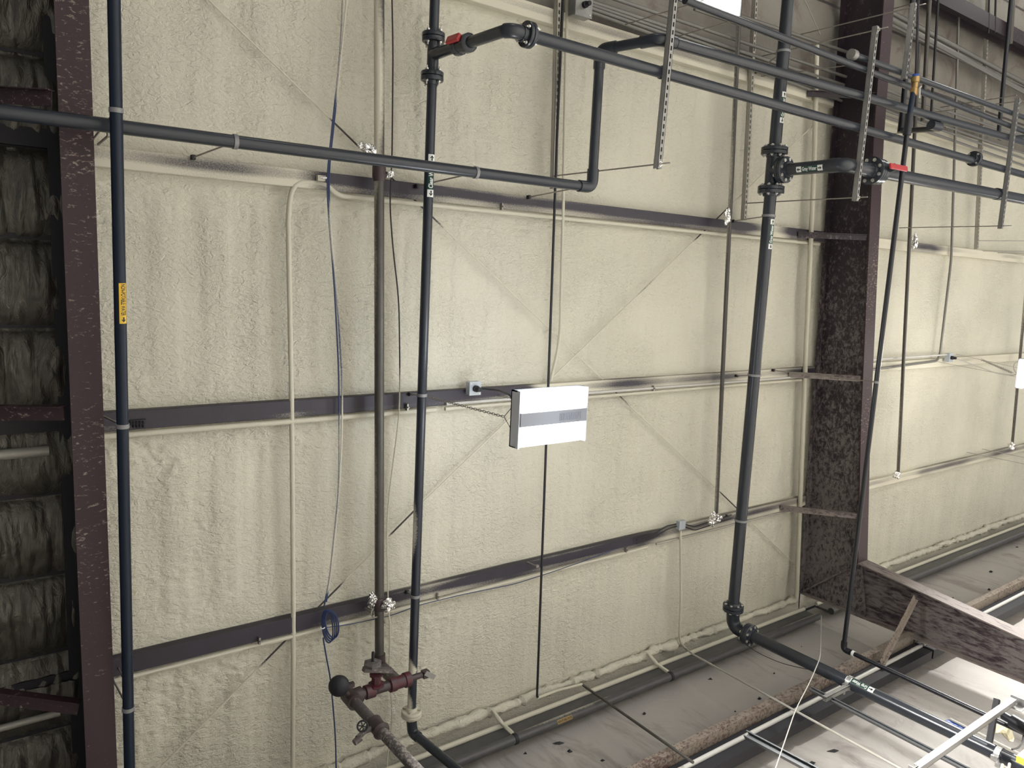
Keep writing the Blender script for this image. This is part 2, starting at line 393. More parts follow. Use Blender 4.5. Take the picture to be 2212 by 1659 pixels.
# purlins, each a steel Z with foam overspray on it
def purlin(y, x0, x1, prof, label_seed, flip=False):
    mb = MB(); n = int((x1 - x0) / .05); xs = np.linspace(x0, x1, n + 1)
    cs = [(-.058, .19), (-.058, .14), (-.058, .11), (-.058, .08), (-.058, .055), (-.058, .03), (-.058, .003), (-.055, 0), (-.03, 0), (0, 0), (.03, 0), (.055, 0), (.058, .003), (.058, .02), (.058, .06), (.058, .1), (.058, .19)]
    P = np.array([[(x, y + a, ZP + b) for (a, b) in cs] for x in xs]).reshape(-1, 3)
    K = len(cs); X = P[:, 0]; A = np.tile([c[0] for c in cs], len(xs)); B = np.tile([c[1] for c in cs], len(xs))
    base = np.interp(X, [p[0] for p in prof], [p[1] for p in prof])
    nz = fbm(X * 1.4 + label_seed, A * 8 + B * 6 + label_seed, label_seed, 3)
    f = base + (nz - .5) * .55
    f = f + np.where(A < 0, .9 * smooth(.04, .10, B), .9 * smooth(.004, .05, B)) + smooth(.018, .03, A) * .26 + .16 * smooth(-.022, -.058, A) * (B < .02)
    fs = []
    for i in range(n):
        for k in range(K - 1): fs.append((i * K + k, i * K + k + 1, (i + 1) * K + k + 1, (i + 1) * K + k))
    mb.add(P.tolist(), fs, False, np.clip(f, 0, 1.6)); mb.box(((x0 + x1) / 2, y, ZP + .195), (x1 - x0, .116, .01))
    o = mb.build('trim_1', m_purlin); return tag(o, kind='structure')
purlin(YL[0], .65, 8.0, [(0, .7), (4, .72), (4.6, .6), (6, .6), (8, .5)], 3)
purlin(YL[1], .65, 8.05, [(.7, .45), (1.5, .5), (1.9, .55), (2.1, .12), (2.7, .10), (3.1, .33), (4.1, .36), (5.0, .2), (5.8, .15), (6.6, .25), (7.1, .62), (7.4, .2), (8, .2)], 7)
purlin(YL[2], .65, 8.1, [(.7, .02), (1.6, .05), (1.9, .22), (2.1, .03), (3.0, .08), (3.9, .18), (4.05, .8), (4.5, .85), (5.1, .45), (6, .4), (7, .55), (7.6, .5), (8, .4)], 11)
purlin(YL[3], .65, 8.2, [(.7, .0), (2.0, .02), (2.6, .12), (3.0, .42), (3.3, .3), (3.8, .12), (4.3, .3), (4.8, .3), (5.4, .2), (5.8, .55), (6.4, .5), (7, .4), (8, .5)], 15)
for k, (s, pr) in enumerate(zip((21, 25, 29, 33), ([(8, .8), (16, .8)], [(8, .3), (8.7, .25), (9, .75), (9.8, .75), (10, .3), (10.6, .4), (11, .75), (16, .7)], [(8, .7), (16, .7)], [(8, .5), (9, .4), (9.7, .65), (10.4, .7), (11, .45), (12.5, .5), (16, .5)]))):
    purlin(YL[k], rafx(YL[k]) + .15, 16.2, pr, s)
for y in (-3.5, -5.0, -6.5): purlin(y, .65, 16.5, [(0, .15), (5, .1), (16, .2)], int(-y * 10))
# ---- rafters and columns (one steel frame each)
def frame(k, m_w, m_f, label):
    X0 = (lambda y: rafx(y, k)); t = root('steel_frame', (X0(3.7), 3.7, 0), label, 'steel frame')
    hw = .1 if k == 0 else .075
    ys = [-9, -6, -3, -1.6, 0, 1.5, 3.1]; dep = [.46, .46, .47, .48, .54, .6, .70]
    if k: dep = [.5, .5, .5, .5, .52, .55, .62]
    def X(y): return X0(max(y, -3))
    b = MB()
    for i in range(len(ys) - 1):
        a, c = ys[i], ys[i + 1]; xa_, xc = X(a), X(c)
        vs = []
        for (yy, xx, d) in ((a, xa_, dep[i]), (c, xc, dep[i + 1])):
            vs += [(xx - .006, yy, ZP), (xx + .006, yy, ZP), (xx + .006, yy, ZP - d), (xx - .006, yy, ZP - d)]
        b.add(vs, [(0, 1, 5, 4), (1, 2, 6, 5), (2, 3, 7, 6), (3, 0, 4, 7), (0, 3, 2, 1), (4, 5, 6, 7)])
    x3 = X(3.1)
    b.add([(x3 + s, *q) for s in (-.006, .006) for q in ((3.1, ZP), (3.72, ZP), (3.72, ZP - .82), (3.1, ZP - .70))],
          [(0, 1, 2, 3), (4, 7, 6, 5), (0, 4, 5, 1), (1, 5, 6, 2), (2, 6, 7, 3), (3, 7, 4, 0)])
    b.build('web', m_w, t)
    def strip(pts, th, name, mm):
        q = MB()
        for (p, c) in zip(pts[:-1], pts[1:]):
            vs = []
            for (yy, zz) in (p, c):
                xx = X(min(yy, 3.7))
                for (dx, dz) in ((-hw, -th), (hw, -th), (hw, th), (-hw, th)): vs.append((xx + dx, yy + (dz if name == 'column_flange' else 0), zz + (0 if name == 'column_flange' else dz)))
            q.add(vs, [(0, 1, 5, 4), (1, 2, 6, 5), (2, 3, 7, 6), (3, 0, 4, 7), (0, 3, 2, 1), (4, 5, 6, 7)])
        q.build(name, mm, t)
    strip([(y, ZP - d) for y, d in zip(ys, dep)], .007, 'bottom_flange', m_f)
    strip([(y, ZP) for y in (-9, -6, -3, 0, 3.72)], .006, 'top_flange', m_w)
    xk = X(3.7); c = MB(); kz = ZP - .70
    yin = lambda z: 3.1 + (kz - z) / 1.72 * .19
    c.add([(xk + s, *q) for s in (-.006, .006) for q in ((3.1, kz), (3.72, ZP - .05), (3.72, 0), (3.6, 0), (yin(1.2), 1.2))],
          [(0, 1, 2, 3, 4), (9, 8, 7, 6, 5), (0, 5, 6, 1), (1, 6, 7, 2), (2, 7, 8, 3), (3, 8, 9, 4), (4, 9, 5, 0)])
    c.build('column_web', m_colm if k == 0 else m_w, t)
    strip([(3.1, kz), (yin(1.2), 1.2), (3.6, 0)], .007, 'column_flange', m_flng if k == 0 else m_f)
    strip([(3.72, ZP), (3.72, 0)], .007, 'column_flange', m_flng if k == 0 else m_f)
    e = MB()                                                   # knee plate with bolts running from the corner to the inner flange
    a_, b_ = Vector((xk - hw * .5, 3.70, ZP - .03)), Vector((xk - hw * .5, 3.1, kz))
    e.box((a_ + b_) / 2, ((a_ - b_).length, .02, hw), ((a_ - b_).normalized(), Vector((0, 1, 0)).cross(Vector((1, 0, 0))).cross((a_ - b_).normalized()).normalized() if False else (a_ - b_).normalized().cross(Vector((1, 0, 0))).normalized(), Vector((1, 0, 0))))
    for i in range(7):
        p = a_.lerp(b_, (i + .7) / 7.5) + Vector((-.02, -.01, -.02)); e.lathe(p, (0, -.7, -.7), [(0, .016), (.02, .016)], 6, False)
    e.build('knee_plate', m_w, t)
    return t
fr = frame(0, m_raft, m_raftl, 'dark red steel rafter and dusty column right of the thick grey water pipe')
fl = frame(1, m_raftd, m_raftl, 'dark red steel rafter flecked with overspray beside the blue black pipe at far left')
# brace struts between the frames and the purlins
def brace(a, b, w_, m, label, loc=None):
    mb = MB(); a, b = Vector(a), Vector(b); ax, u, v = basis(b - a)
    mb.box((a + b) / 2, ((b - a).length, w_, .006), (ax, u, v)); mb.box((a + b) / 2 + u * w_ / 2, ((b - a).length, .006, w_ * .8), (ax, u, v))
    return tag(mb.build('flange_brace', m), label, 'brace', 'angle braces on the rafters')
for k, (nm, xe) in enumerate((('topmost of the four', 0), ('second from the top', 1), ('third from the top', 2), ('lowest of the four', 3))):
    y = YL[k]; X = rafx(y); dep = float(np.interp(y, [-3, -1.6, 0, 1.5, 3.1], [.47, .48, .54, .6, .7]))
    brace((X - .62, y + .01, ZP - .01), (X - .09, y + .01, ZP - dep + .03), .06, m_raft if k < 2 else m_flng, 'angle brace from purlin to right rafter, ' + nm)
for (x0, y0, x1, y1, nm) in ((-60, 203, 112, 213, 'upper'), (-60, 893, 138, 893, 'middle'), (-60, 1500, 170, 1530, 'lower')):
    brace(PZ(x0, y0, .25), PZ(x1, y1, .52), .075, m_raftl, 'dark red angle brace meeting the left rafter, ' + nm + ' of three')
# left bay purlins and straps
for (i, y) in enumerate((-1.99, -.60, .97, 2.55)):
    mb = MB(); mb.box((-1.35, y, ZP + .05), (3.8, .10, .1)); tag(mb.build('trim_2', m_raftd), kind='structure')
for i, y in enumerate(np.arange(-2.53, 3.8, 1 / 2.05)):
    mb = MB(); mb.box((-1.35, y + .02, ZP + .05), (3.8, .03, .004)); tag(mb.build('insulation_strap', m_raftd), ('dark flat strap on the left bay foil, number %s from the top' % ['one', 'two', 'three', 'four', 'five', 'six', 'seven', 'eight', 'nine', 'ten', 'eleven', 'twelve', 'thirteen', 'fourteen'][i]), 'strap', 'insulation straps in the left bay')
for (yy, dz, r, lb) in ((1.12, .05, .03, 'dull conduit along the dark purlin of the left bay, upper one'), (2.72, .05, .02, 'pale conduit along the dark purlin of the left bay, lower one')):
    mb = MB(); mb.cyl((-3.2, yy, ZP - dz), (.45, yy, ZP - dz), r, 10); tag(mb.build('conduit', m_struts), lb, 'conduit')
# wall girts
def girt(x0, x1, lab):
    t = root('wall_girt', (x0, 3.82, 3.60 + CAMZ), lab, 'girt')
    zt = 3.68 + CAMZ; a = MB()
    a.box(((x0 + x1) / 2, 3.80, zt), (x1 - x0, .2, .07)); a.build('beam', m_girt, t)
    b = MB(); b.box(((x0 + x1) / 2, 3.86, zt - .14), (x1 - x0, .10, .2)); b.build('gap_shade_strip', m_gapshade, t)  # near-black box paints the dark gap and shadow under the girt beam
    c = MB(); c.cyl((x0, 3.80, zt - .12), (x1, 3.80, zt - .12), .021, 10); c.build('conduit', m_whitec, t)
girt(-3.5, rafx(3.7) - .02, 'rust mottled wall girt low at right, left of the dusty column')
girt(rafx(3.7) + .02, 16.5, 'rust mottled wall girt at the right edge, beyond the dusty column')
# ------------------------------------------------------------------ pipework
def flange(t, c, ax, ro, ri, nb, m=m_pvc, th=.034, bl=.085, phase=.0, name='flange', lab=None):
    c = Vector(c); ax, u, v = basis(ax); b = MB()
    b.lathe(c - ax * (th + .025), ax, [(0, ri * 1.22), (.012, ri * 1.3), (.025, ri * 1.35), (.026, ro * .96), (.03, ro), (.022 + th, ro), (.024 + th, ro * .97)], 36)
    b.lathe(c + ax * .002, ax, [(0, ro * .97), (.002, ro), (th - .004, ro), (th, ro * .96), (th + .001, ri * 1.35), (th + .025, ri * 1.22)], 36)
    f = b.build(name, m, t)
    if lab: f['label'] = lab
    for k in range(nb):
        a = 2 * math.pi * (k + .5) / nb + phase; p = c + (u * math.cos(a) + v * math.sin(a)) * (ro + ri * 1.2) / 2
        q = MB(); rb = max(.007, ro * .085)
        q.cyl(p - ax * bl / 2, p + ax * bl / 2, rb * .7, 8)
        for s in (-1, 1): q.lathe(p + ax * s * (th + .004), ax * s, [(0, rb * 1.6), (.009, rb * 1.6)], 6, False)
        q.build('bolt', m_bolt, f)
    return f
def collar(t, p, ax, r, ln=.02, m=m_clamp, name='clamp', grow=1.14, ear=None):
    ax = Vector(ax).normalized(); b = MB(); b.lathe(Vector(p) - ax * ln / 2, ax, [(0, r * 1.02), (0, r * grow), (ln, r * grow), (ln, r * 1.02)], 20)
    if ear is not None:
        e = Vector(ear).normalized(); u = ax.cross(e); b.box(Vector(p) + e * (r * grow + .012), (.03, ln, .02), (e, ax, u))
    return b.build(name, m, t)
def sp(side, seed, cover, sp_=1.0, patches=()):   # overspray: more on the side that faces `side`
    sd = Vector(side).normalized()
    def f(L, d):
        v = float(fbm(L * sp_ + seed, seed * 1.3, seed, 2)) * 1.3 - .65 + cover + .42 * sd.dot(d)
        for (c, hw, am) in patches: v += am * math.exp(-((L - c) / hw) ** 2)
        return max(0, min(1.5, v))
    return f
def rod(b, p, q, r=.005): b.cyl(p, q, r, 8)
def up(p, z): return Vector((p[0], p[1], z))
# D: the clear water pipe with its branch
D0, D1 = PZ(944, -150, .2), PZ(889, 1540, .2)
rD = .034
dD = (D1 - D0).normalized()
def onD(y):
    t = (PZ(0, 0, .2), 0)
    best = min(range(400), key=lambda k: abs(projp(D0.lerp(D1, k / 399))[1] - y)); return D0.lerp(D1, best / 399)
def projp(p):
    q = R @ (np.array(p) - OFF); return (CX + F * q[0] / q[2], CY + F * q[1] / q[2])
tD = root('clear_water_pipe', D1, 'dark grey pipe with green label, red handled valve and a branch along the hangers', 'pipe')
T0 = onD(116)
MB().tube(dense([D0, D1], .06), rD, 20, fo=sp((-1, 0, .2), 3, -.30, .8, ((2.94, .3, .36), (4.17, .33, .62), (5.27, .07, .95), (5.55, .1, .45)))).build('pipe', m_pvcs, tD)
for y in (82, 166): flange(tD, onD(y), dD, .078, rD, 4, th=.03, bl=.12, phase=.4)
b = MB(); b.cyl(onD(98), onD(150), rD * 1.18, 20); b.cyl(T0, T0 - Vector((0, 0, .14)), rD * 1.2, 20); b.build('tee', m_pvc, tD)
E1 = PZ(2330, 411, 1.13); E0 = PZ(1140, 75, 1.13); dE = (E1 - E0).normalized()
zE = E0.z; EC = Vector((T0.x, T0.y, zE))
brA = Vector((T0.x, T0.y, ZP - .2)); elb = Vector((E0.x - .14, E0.y + .0, zE))
pth = bend([brA, Vector((elb.x, elb.y, zE)), E0], .13, 10)
rE = .038
MB().tube(pth, .036, 20).build('branch_pipe', m_pvc, tD)
MB().tube(pth[3:], .042, 20).build('elbow', m_pvc, tD)
flange(tD, E0, dE, .076, rE, 4, th=.024, bl=.10, phase=.3)
MB().cyl(E0, E1, rE, 24).build('pipe', m_pvc, tD)
vc = brA.lerp(elb, .44); axv = (elb - brA).normalized()
b = MB(); b.lathe(vc - axv * .09, axv, [(0, .045), (.01, .06), (.05, .06), (.055, .052), (.12, .052), (.125, .06), (.165, .06), (.175, .045)], 14)
v = b.build('valve_body', m_pvc, tD)
hd = Vector((-.9, -.35, 0)); hd = (hd - axv * hd.dot(axv)).normalized(); hx = axv.cross(hd)
b = MB(); b.cyl(vc + hd * .04, vc + hd * .07, .014, 10); b.build('valve_stem', m_pvc, v)
b = MB(); b.box(vc + hd * .07 - axv * .02, (.028, .15, .05), (hd, axv, hx)); h = b.build('valve_handle', m_red, v); h['label'] = 'red valve handle'
md = h.modifiers.new('bevel', 'BEVEL'); md.width = .009; md.segments = 3
pe = PZ(1434, 158, 1.13); MB().cyl(pe - dE * .03, pe + dE * .03, rE * 1.16, 20).build('coupling', m_pvc, tD)
pf = PZ(2104, 343, 1.13); flange(tD, pf, dE, .078, rE, 4, th=.024, bl=.09, phase=.1)
def cl(t, x, y, drop, ax, r, anchor=None, m=m_clamp, ln=.022):
    p = PZ(x, y, drop); return collar(t, p, ax, r, ln, m, 'clamp')
flb = flange(tD, onD(1553), dD, .078, rD, 4, m=m_cream, th=.026, bl=.07, name='sprayed_flange', lab='foam sprayed pale flange')
D2 = D1 + dD * .02; De = PYp(1002, 1674, 3.63)
MB().tube(bend([D1 - dD * .02, PZ(891, 1582, .2), De, De + Vector((0, 0, -2.4))], .07, 8), rD * 1.02, 20).build('lower_pipe', m_pvc, tD)
MB().tube(bend([D1 + dD * .04, PZ(891, 1582, .2), PZ(891, 1582, .2).lerp(De, .12)], .07, 8), rD * 1.2, 20).build('elbow', m_pvc, tD)
# H: the big grey water pipe
rH = .057
G0, G1 = PZ(1716, -150, .4), PZ(1584, 1310, .4); dG = (G1 - G0).normalized()
tG = root('grey_water_pipe', G1, 'thick dark grey pipe with flanged tee, running down beside the right rafter', 'pipe')
def onG(y):
    k = min(range(600), key=lambda k: abs(projp(G0.lerp(G1, k / 599))[1] - y)); return G0.lerp(G1, k / 599)
MB().cyl(G0, G1, rH, 28).build('pipe', m_pvc, tG)
for y in (327, 410): flange(tG, onG(y), dG, .122, rH, 8, bl=.11)
b = MB(); b.cyl(onG(335), onG(402), rH * 1.16, 28); Tg = onG(370); b.cyl(Tg, Tg - Vector((0, 0, .13)), rH * 1.15, 28); b.build('tee', m_pvc, tG)
zI = ZP - 1.115; Z = Vector((0, 0, 1))
flange(tG, Tg - Z * .12, -Z, .122, rH, 8, bl=.1, phase=.2)
I1 = PZ(2330, 453, 1.115); I0 = PZ(1884, 369, 1.115); dI = (I1 - I0).normalized()
kn = Vector((Tg.x + .0, Tg.y, zI)); kn2 = I0 - dI * .12; kn = Vector((kn.x, I0.y, zI))
MB().tube(bend([Tg - Z * .1, Vector((Tg.x, Tg.y, zI)), I0], .1, 10), rH, 28).build('branch_pipe', m_pvc, tG)
MB().tube(bend([Vector((Tg.x, Tg.y, zI + .12)), Vector((Tg.x, Tg.y, zI)), I0], .11, 10), rH * 1.14, 28).build('elbow', m_pvc, tG)
flange(tG, I0, dI, .125, rH, 8, bl=.11)
fw = I0 + dI * .10
b = MB(); b.lathe(fw - dI * .05, dI, [(0, .07), (.0, .118), (.055, .118), (.06, .07)], 28); vb = b.build('valve_body', m_pvc, tG)
hn = Vector((-.55, -.15, -.8)); hn = (hn - dI * hn.dot(dI)).normalized()
b = MB(); b.cyl(fw + hn * .09, fw + hn * .16, .035, 14); b.build('valve_neck', m_pvc, vb)
b = MB(); hl = dI; hs = hl.cross(hn); b.box(fw + hn * .165 + hl * .05, (.025, .30, .05), (hn, hl, hs)); h = b.build('valve_handle', m_red, vb); h['label'] = 'long red lever handle'
md = h.modifiers.new('bevel', 'BEVEL'); md.width = .01; md.segments = 3
MB().cyl(I0, I1, rH, 28).build('pipe', m_pvc, tG)
pk = PZ(2158, 420, 1.115); MB().cyl(pk - dI * .08, pk + dI * .02, rH * 1.13, 24).build('coupling', m_pvc, tG)
flange(tG, G1 + dG * .01, dG, .105, rH, 8, bl=.1)
Gb = PZ(1588, 1352, .4); Gb.x = G1.x + .02
dn = Vector((0, 0, -1))
MB().tube(bend([G1, Gb, Gb + dn * .22], .12, 10), rH * 1.16, 28).build('elbow', m_pvc, tG)
flange(tG, Gb + dn * .20, dn, .11, rH, 8, bl=.1)
Ge = PYp(2330, 1712, Gb.y)
MB().cyl(Gb + dn * .15, Ge, rH, 28).build('riser_pipe', m_pvc, tG)
dGd = (Ge - (Gb + dn * .15)).normalized()
def onGd(x):
    a = Gb + dn * .15; k = min(range(900), key=lambda k: abs(projp(a.lerp(Ge, k / 899))[0] - x)); return a.lerp(Ge, k / 899)
# B - G - F: pipe along the first purlin, short leg, pipe on the hangers
zB = .68; rB = .0355
B0 = PZ(-150, 222, zB); B1 = PZ(1279, 405, zB); Gt = PZ(1298, 108, zB); F0 = PZ(1425, 84, 1.13); F1 = PZ(2330, 341, 1.13)
Gt2 = Vector((Gt.x, Gt.y, ZP - zB)); F0c = Vector((F0.x, F0.y, F0.z)); Gt2.x = B1.x; 
tB = root('grey_pipe_run', B1, 'grey pipe crossing from the far left, then up and over to the strut hangers', 'pipe')
MB().tube(bend([B0, B1, Gt2, F0c, F0c + (F1 - F0c) * .1], .055, 8)[:], rB, 24).build('pipe', m_pvc, tB)
MB().tube([F0c.lerp(F1, .02), F1], rE, 24).build('pipe', m_pvc, tB)
dB = (B1 - B0).normalized(); dL = (Gt2 - B1).normalized()
MB().tube(bend([B1 - dB * .13, B1, B1 + dL * .13], .06, 8), rB * 1.2, 24).build('elbow', m_pvc, tB)
dK = (F0c - Gt2).normalized()
MB().tube(bend([Gt2 - dL * .13, Gt2, Gt2 + dK * .13], .06, 8), rB * 1.2, 24).build('elbow', m_pvc, tB)
dF = (F1 - F0c).normalized()
MB().tube(bend([F0c - dK * .14, F0c, F0c + dF * .14], .07, 8), rE * 1.15, 24).build('elbow', m_pvc, tB)
pc = PZ(2012, 270, 1.13) ; MB().cyl(pc - dF * .01, pc + dF * .16, rE * 1.14, 20).build('coupling', m_pvc, tB)
# A: blue-black non-potable pipe
A0, A1 = PZ(243, -150, .9), PZ(281, 1720, .6); dA = (A1 - A0).normalized(); rA = .0285
tA = root('non_potable_pipe', A1, 'blue black pipe with yellow lettered label beside the left rafter', 'pipe')
MB().cyl(A0, A1, rA, 22).build('pipe', m_blue, tA)
def onA(y):
    k = min(range(900), key=lambda k: abs(projp(A0.lerp(A1, k / 899))[1] - y)); return A0.lerp(A1, k / 899)
# J: thin black pipe in front of the rafter
J1 = PZ(1822, 1402, 1.22); J0 = PZ(1963, 258, 1.25); rJ = .0225
tJ = root('thin_black_pipe', J1, 'thin black pipe slanting down in front of the right rafter, then down the wall', 'pipe')
Je = PYp(2330, 1638, J1.y)
MB().tube(bend([J0, J1, Je], .06, 6), rJ, 18).build('pipe', m_black, tJ)
MB().tube(bend([J1 + (J0 - J1).normalized() * .08, J1, J1 + (Je - J1).normalized() * .08], .05, 6), rJ * 1.35, 18).build('elbow', m_black, tJ)
dJ = (Je - J1).normalized(); MB().cyl(J1 + dJ * .095, J1 + dJ * .12, rJ * 1.3, 14).build('band', m_wlet, tJ)['label'] = 'white band'
MB().cyl(J0 - (J1 - J0).normalized() * .05, J0 + (J1 - J0).normalized() * .14, rJ * 1.6, 14).build('coupling', m_black, tJ)
Jv = PZ(1976, 186, 1.25); Jt = PZ(1978, 168, 1.25)
MB().cyl(J0, PZ(1973, 200, 1.25), rJ * 1.1, 14).build('hose', m_blue, tJ)
b = MB(); ax = (Jt - Jv).normalized(); b.lathe(Jv - ax * .08, ax, [(0, .03), (.02, .036), (.06, .036), (.065, .028), (.11, .028), (.115, .036), (.16, .036)], 12); vv = b.build('brass_valve', m_brass, tJ)
MB().tube([Jv + Vector((.05, 0, -.03)), PZ(1987, 190, 1.3), PZ(1986, 212, 1.3)], .008, 8).build('lever', m_white, vv)
MB().cyl(Jt + ax * .02, PZ(1985, -40, 1.25), .011, 12).build('upper_pipe', m_blackg, tJ)
MB().cyl(Jt - ax * .01, Jt + ax * .03, .03, 12).build('blue_cap', m_bluet, tJ)
# C: sprinkler main
C0, C1 = PZ(819, -150, .13), PZ(819.5, 1418, .13); rC = .0345; dC = (C1 - C0).normalized()
tC = root('sprinkler_main', C1, 'oversprayed steel sprinkler main ending in red valves at bottom left', 'pipe')
MB().tube(dense([C0, C1], .05), rC, 20, fo=sp((-1, 0, .3), 6, .28, .7, ((.9, .4, .15), (1.75, .3, -.3), (2.5, .5, .25), (3.6, .8, .3), (5.1, .4, -.3)))).build('pipe', m_iron, tC)
for y0, y1, g in ((357, 392, 1.35), (1290, 1318, 1.35)):
    a, c = PZ(819, y0, .13), PZ(819, y1, .13); b = MB(); b.lathe(a, c - a, [(0, rC * 1.2), (.01, rC * g), ((c - a).length - .03, rC * g), ((c - a).length, rC * 1.1)], 20); b.build('coupling', m_fit, tC)
# riser trim: elbow down, run along X, riser pipe down to the floor
P0 = Vector(C1); zR = ZP - .42
P1 = Vector((P0.x + .0, P0.y + .03, zR)); Pe = PZ(757, 1512, .42); Pe.y = P1.y
MB().tube(bend([C1 - dC * .02, P0 + dC * .07, Vector((P0.x, P0.y + .07, zR + .02))], .06, 8), rC * 1.3, 18).build('elbow', m_fit, tC)
b = MB(); yy = P0.y + .07; b.tube([(P0.x, yy, ZP - .2), (P0.x, yy, zR)], .045, 18); b.build('barrel', m_iron2, tC)
xr = P0.x; xl = Pe.x; yR = yy
MB().cyl((xl, yR, zR), (xr + .06, yR, zR), .036, 18).build('header_pipe', m_fit, tC)
b = MB(); b.lathe((xr - .07, yR, zR), (1, 0, 0), [(0, .04), (.005, .053), (.05, .053), (.055, .046), (.12, .046), (.125, .054), (.17, .054), (.175, .03)], 18); b.build('red_tee', m_redfit, tC)
b = MB(); b.lathe((xr - .26, yR, zR), (1, 0, 0), [(0, .04), (.005, .05), (.07, .05), (.075, .04)], 16); b.build('red_saddle', m_redfit, tC)
b = MB(); b.lathe((xl - .0, yR, zR), (1, 0, 0), [(0, .05), (.08, .055), (.085, .04)], 18); b.lathe((xl, yR, zR - .08), (0, 0, 1), [(0, .056), (.13, .054)], 18); b.build('corner_elbow', m_fit, tC)
b = MB(); b.cyl((xr + .09, yR, zR), (xr + .2, yR, zR), .022, 12); b.box((xr + .23, yR + .0, zR), (.05, .05, .05)); tv = b.build('test_valve', m_fit, tC)
b = MB(); b.box((xr + .25, yR, zR - .035), (.10, .035, .008), (Vector((.8, .6, 0)), Vector((-.6, .8, 0)), Vector((0, 0, 1)))); b.build('lever', m_strut, tv)
# control valve pointing away from the wall
vx = xr - .17
b = MB(); b.lathe((vx, yR + .02, zR), (0, -1, 0), [(0, .035), (.04, .04), (.045, .058), (.065, .058), (.07, .035), (.12, .035), (.125, .05), (.135, .05)], 8, False); cv = b.build('control_valve', m_redfit, tC)
b = MB(); b.box((vx + .01, yR - .145, zR + .0), (.23, .03, .04), (Vector((.955, .295, 0)), Vector((-.295, .955, 0)), Z)); b.build('bridge_plate', m_iron2, cv)
b = MB(); b.lathe((vx - .03, yR - .175, zR), (0, -1, 0), [(0, .04), (.015, .068), (.035, .068), (.045, .045)], 6, False); b.build('handwheel', m_iron2, cv)
b = MB(); b.cyl((vx - .03, yR - .20, zR), (vx - .03, yR - .29, zR), .010, 10); b.build('stem', m_blackg, cv)
# alarm bell shaped cap
bc = Vector((xl - .10, yR - .13, zR - .03))
b = MB(); b.cyl((xl, yR, zR - .02), bc, .022, 12); st = b.build('bell_stub', m_fit, tC)
b = MB(); ax = Vector((-.55, -.15, -.82)); b.lathe(bc - ax * .03, ax, [(0, .03), (.01, .068), (.03, .072), (.05, .068), (.068, .05), (.08, .025), (.084, .004)], 28); b.build('bell_cap', m_blackg, tC)
b = MB(); b.box(bc + Vector((.07, 0, -.03)), (.05, .03, .03)); b.build('bell_bracket', m_fit, tC)
R0 = Vector((xl + .0, yR, zR)); Rz = 2.4
MB().cyl(R0, (R0.x, R0.y, Rz), .036, 20).build('riser_pipe', m_iron2, tC)
def onR(y):
    return min((Vector((R0.x, R0.y, zR - k * .005)) for k in range(500)), key=lambda p: abs(projp(p)[1] - y))
q = onR(1570); b = MB(); b.lathe(q + Z * .06, -Z, [(0, .04), (.01, .056), (.03, .05), (.10, .05), (.12, .058), (.14, .04)], 18); b.build('riser_tee', m_fit, tC)
b = MB(); b.tube([q, q + Vector((-.09, 0, 0)), q + Vector((-.15, .02, -.02))], .019, 12); b.lathe(q + Vector((-.13, .02, -.02)), (-.9, .3, -.2), [(0, .024), (.05, .02)], 8); dv = b.build('drain_valve', m_iron2, tC)
b = MB(); hc = q + Vector((-.12, -.06, -.03)); b.torus(hc, (-.45, -.5, -.75), .032, .006, 20, 8)
ax, u, v = basis((-.45, -.5, -.75))
for k in range(3):
    a = k * math.pi / 3; d = (u * math.cos(a) + v * math.sin(a)) * .032; b.cyl(hc - d, hc + d, .004, 6)
b.build('handwheel', m_blackg, dv)
# other sprinkler branches
def foil_wad(p, r, seed, label, grp='foil wraps on the sprinkler heads', stretch=(1, 1, 1.3)):
    random.seed(seed)
    bm = bmesh.new(); bmesh.ops.create_icosphere(bm, subdivisions=4, radius=1)
    ph = [random.random() * 9 for _ in range(9)]
    for v in bm.verts:
        c = v.co.copy(); d = 1
        for k, fq in enumerate((2.3, 4.1, 7.7)):
            d += (.30, .20, .12)[k] * (abs(math.sin(c.x * fq + ph[k]) + math.sin(c.y * fq * 1.2 + ph[k + 3]) + math.sin(c.z * fq * .9 + ph[k + 6])) / 1.5 - .8)
        d += random.uniform(-.05, .05); v.co = Vector((c.x * stretch[0], c.y * stretch[1], c.z * stretch[2])) * r * d
    me = bpy.data.meshes.new('foil_wrap'); bm.to_mesh(me); bm.free(); me.materials.append(m_foil)
    o = bpy.data.objects.new('foil_wrap', me); o.location = p; COL.objects.link(o); ORG[o.name] = Vector(p)
    return tag(o, label, 'foil wrap', grp)
def line_pipe(name, p0, p1, r, m, label, cat='pipe', grp=None, fo=None, seg=12, extra=()):
    pts = dense([p0, *extra, p1], .06) if fo else [p0, *extra, p1]
    o = MB().tube(pts, r, seg, fo=fo).build(name, m); return tag(o, label, cat, grp)
line_pipe('sprinkler_branch', PZ(1601, -60, .12), PZ(1547, 1108, .12), .021, m_iron, 'thin sprinkler pipe left of the thick grey water pipe, foil wrapped at its end', fo=sp((-1, 0, .6), 12, .12, .6))
line_pipe('sprinkler_branch', PZ(1985, 95, .14), PZ(1940, 1020, .14), .021, m_iron, 'thin sprinkler pipe right of the thin black pipe with foil at top and bottom', fo=sp((-1, 0, .6), 14, .02, .6))
line_pipe('sprinkler_branch', PZ(2226, 520, .14), PZ(2187, 955, .14), .021, m_iron, 'thin sprinkler pipe at the right edge passing the cut off lamp', fo=sp((-1, 0, .6), 17, .1, .6))
foil_wad(PZ(782, 314, .10), .030, 1, 'crumpled foil left of the steel main, above the crossing grey pipe', stretch=(1.1, 1, .9))
foil_wad(PZ(800, 324, .12), .040, 11, 'crumpled foil pressed against the steel main just above the crossing grey pipe', stretch=(1.4, 1, .9))
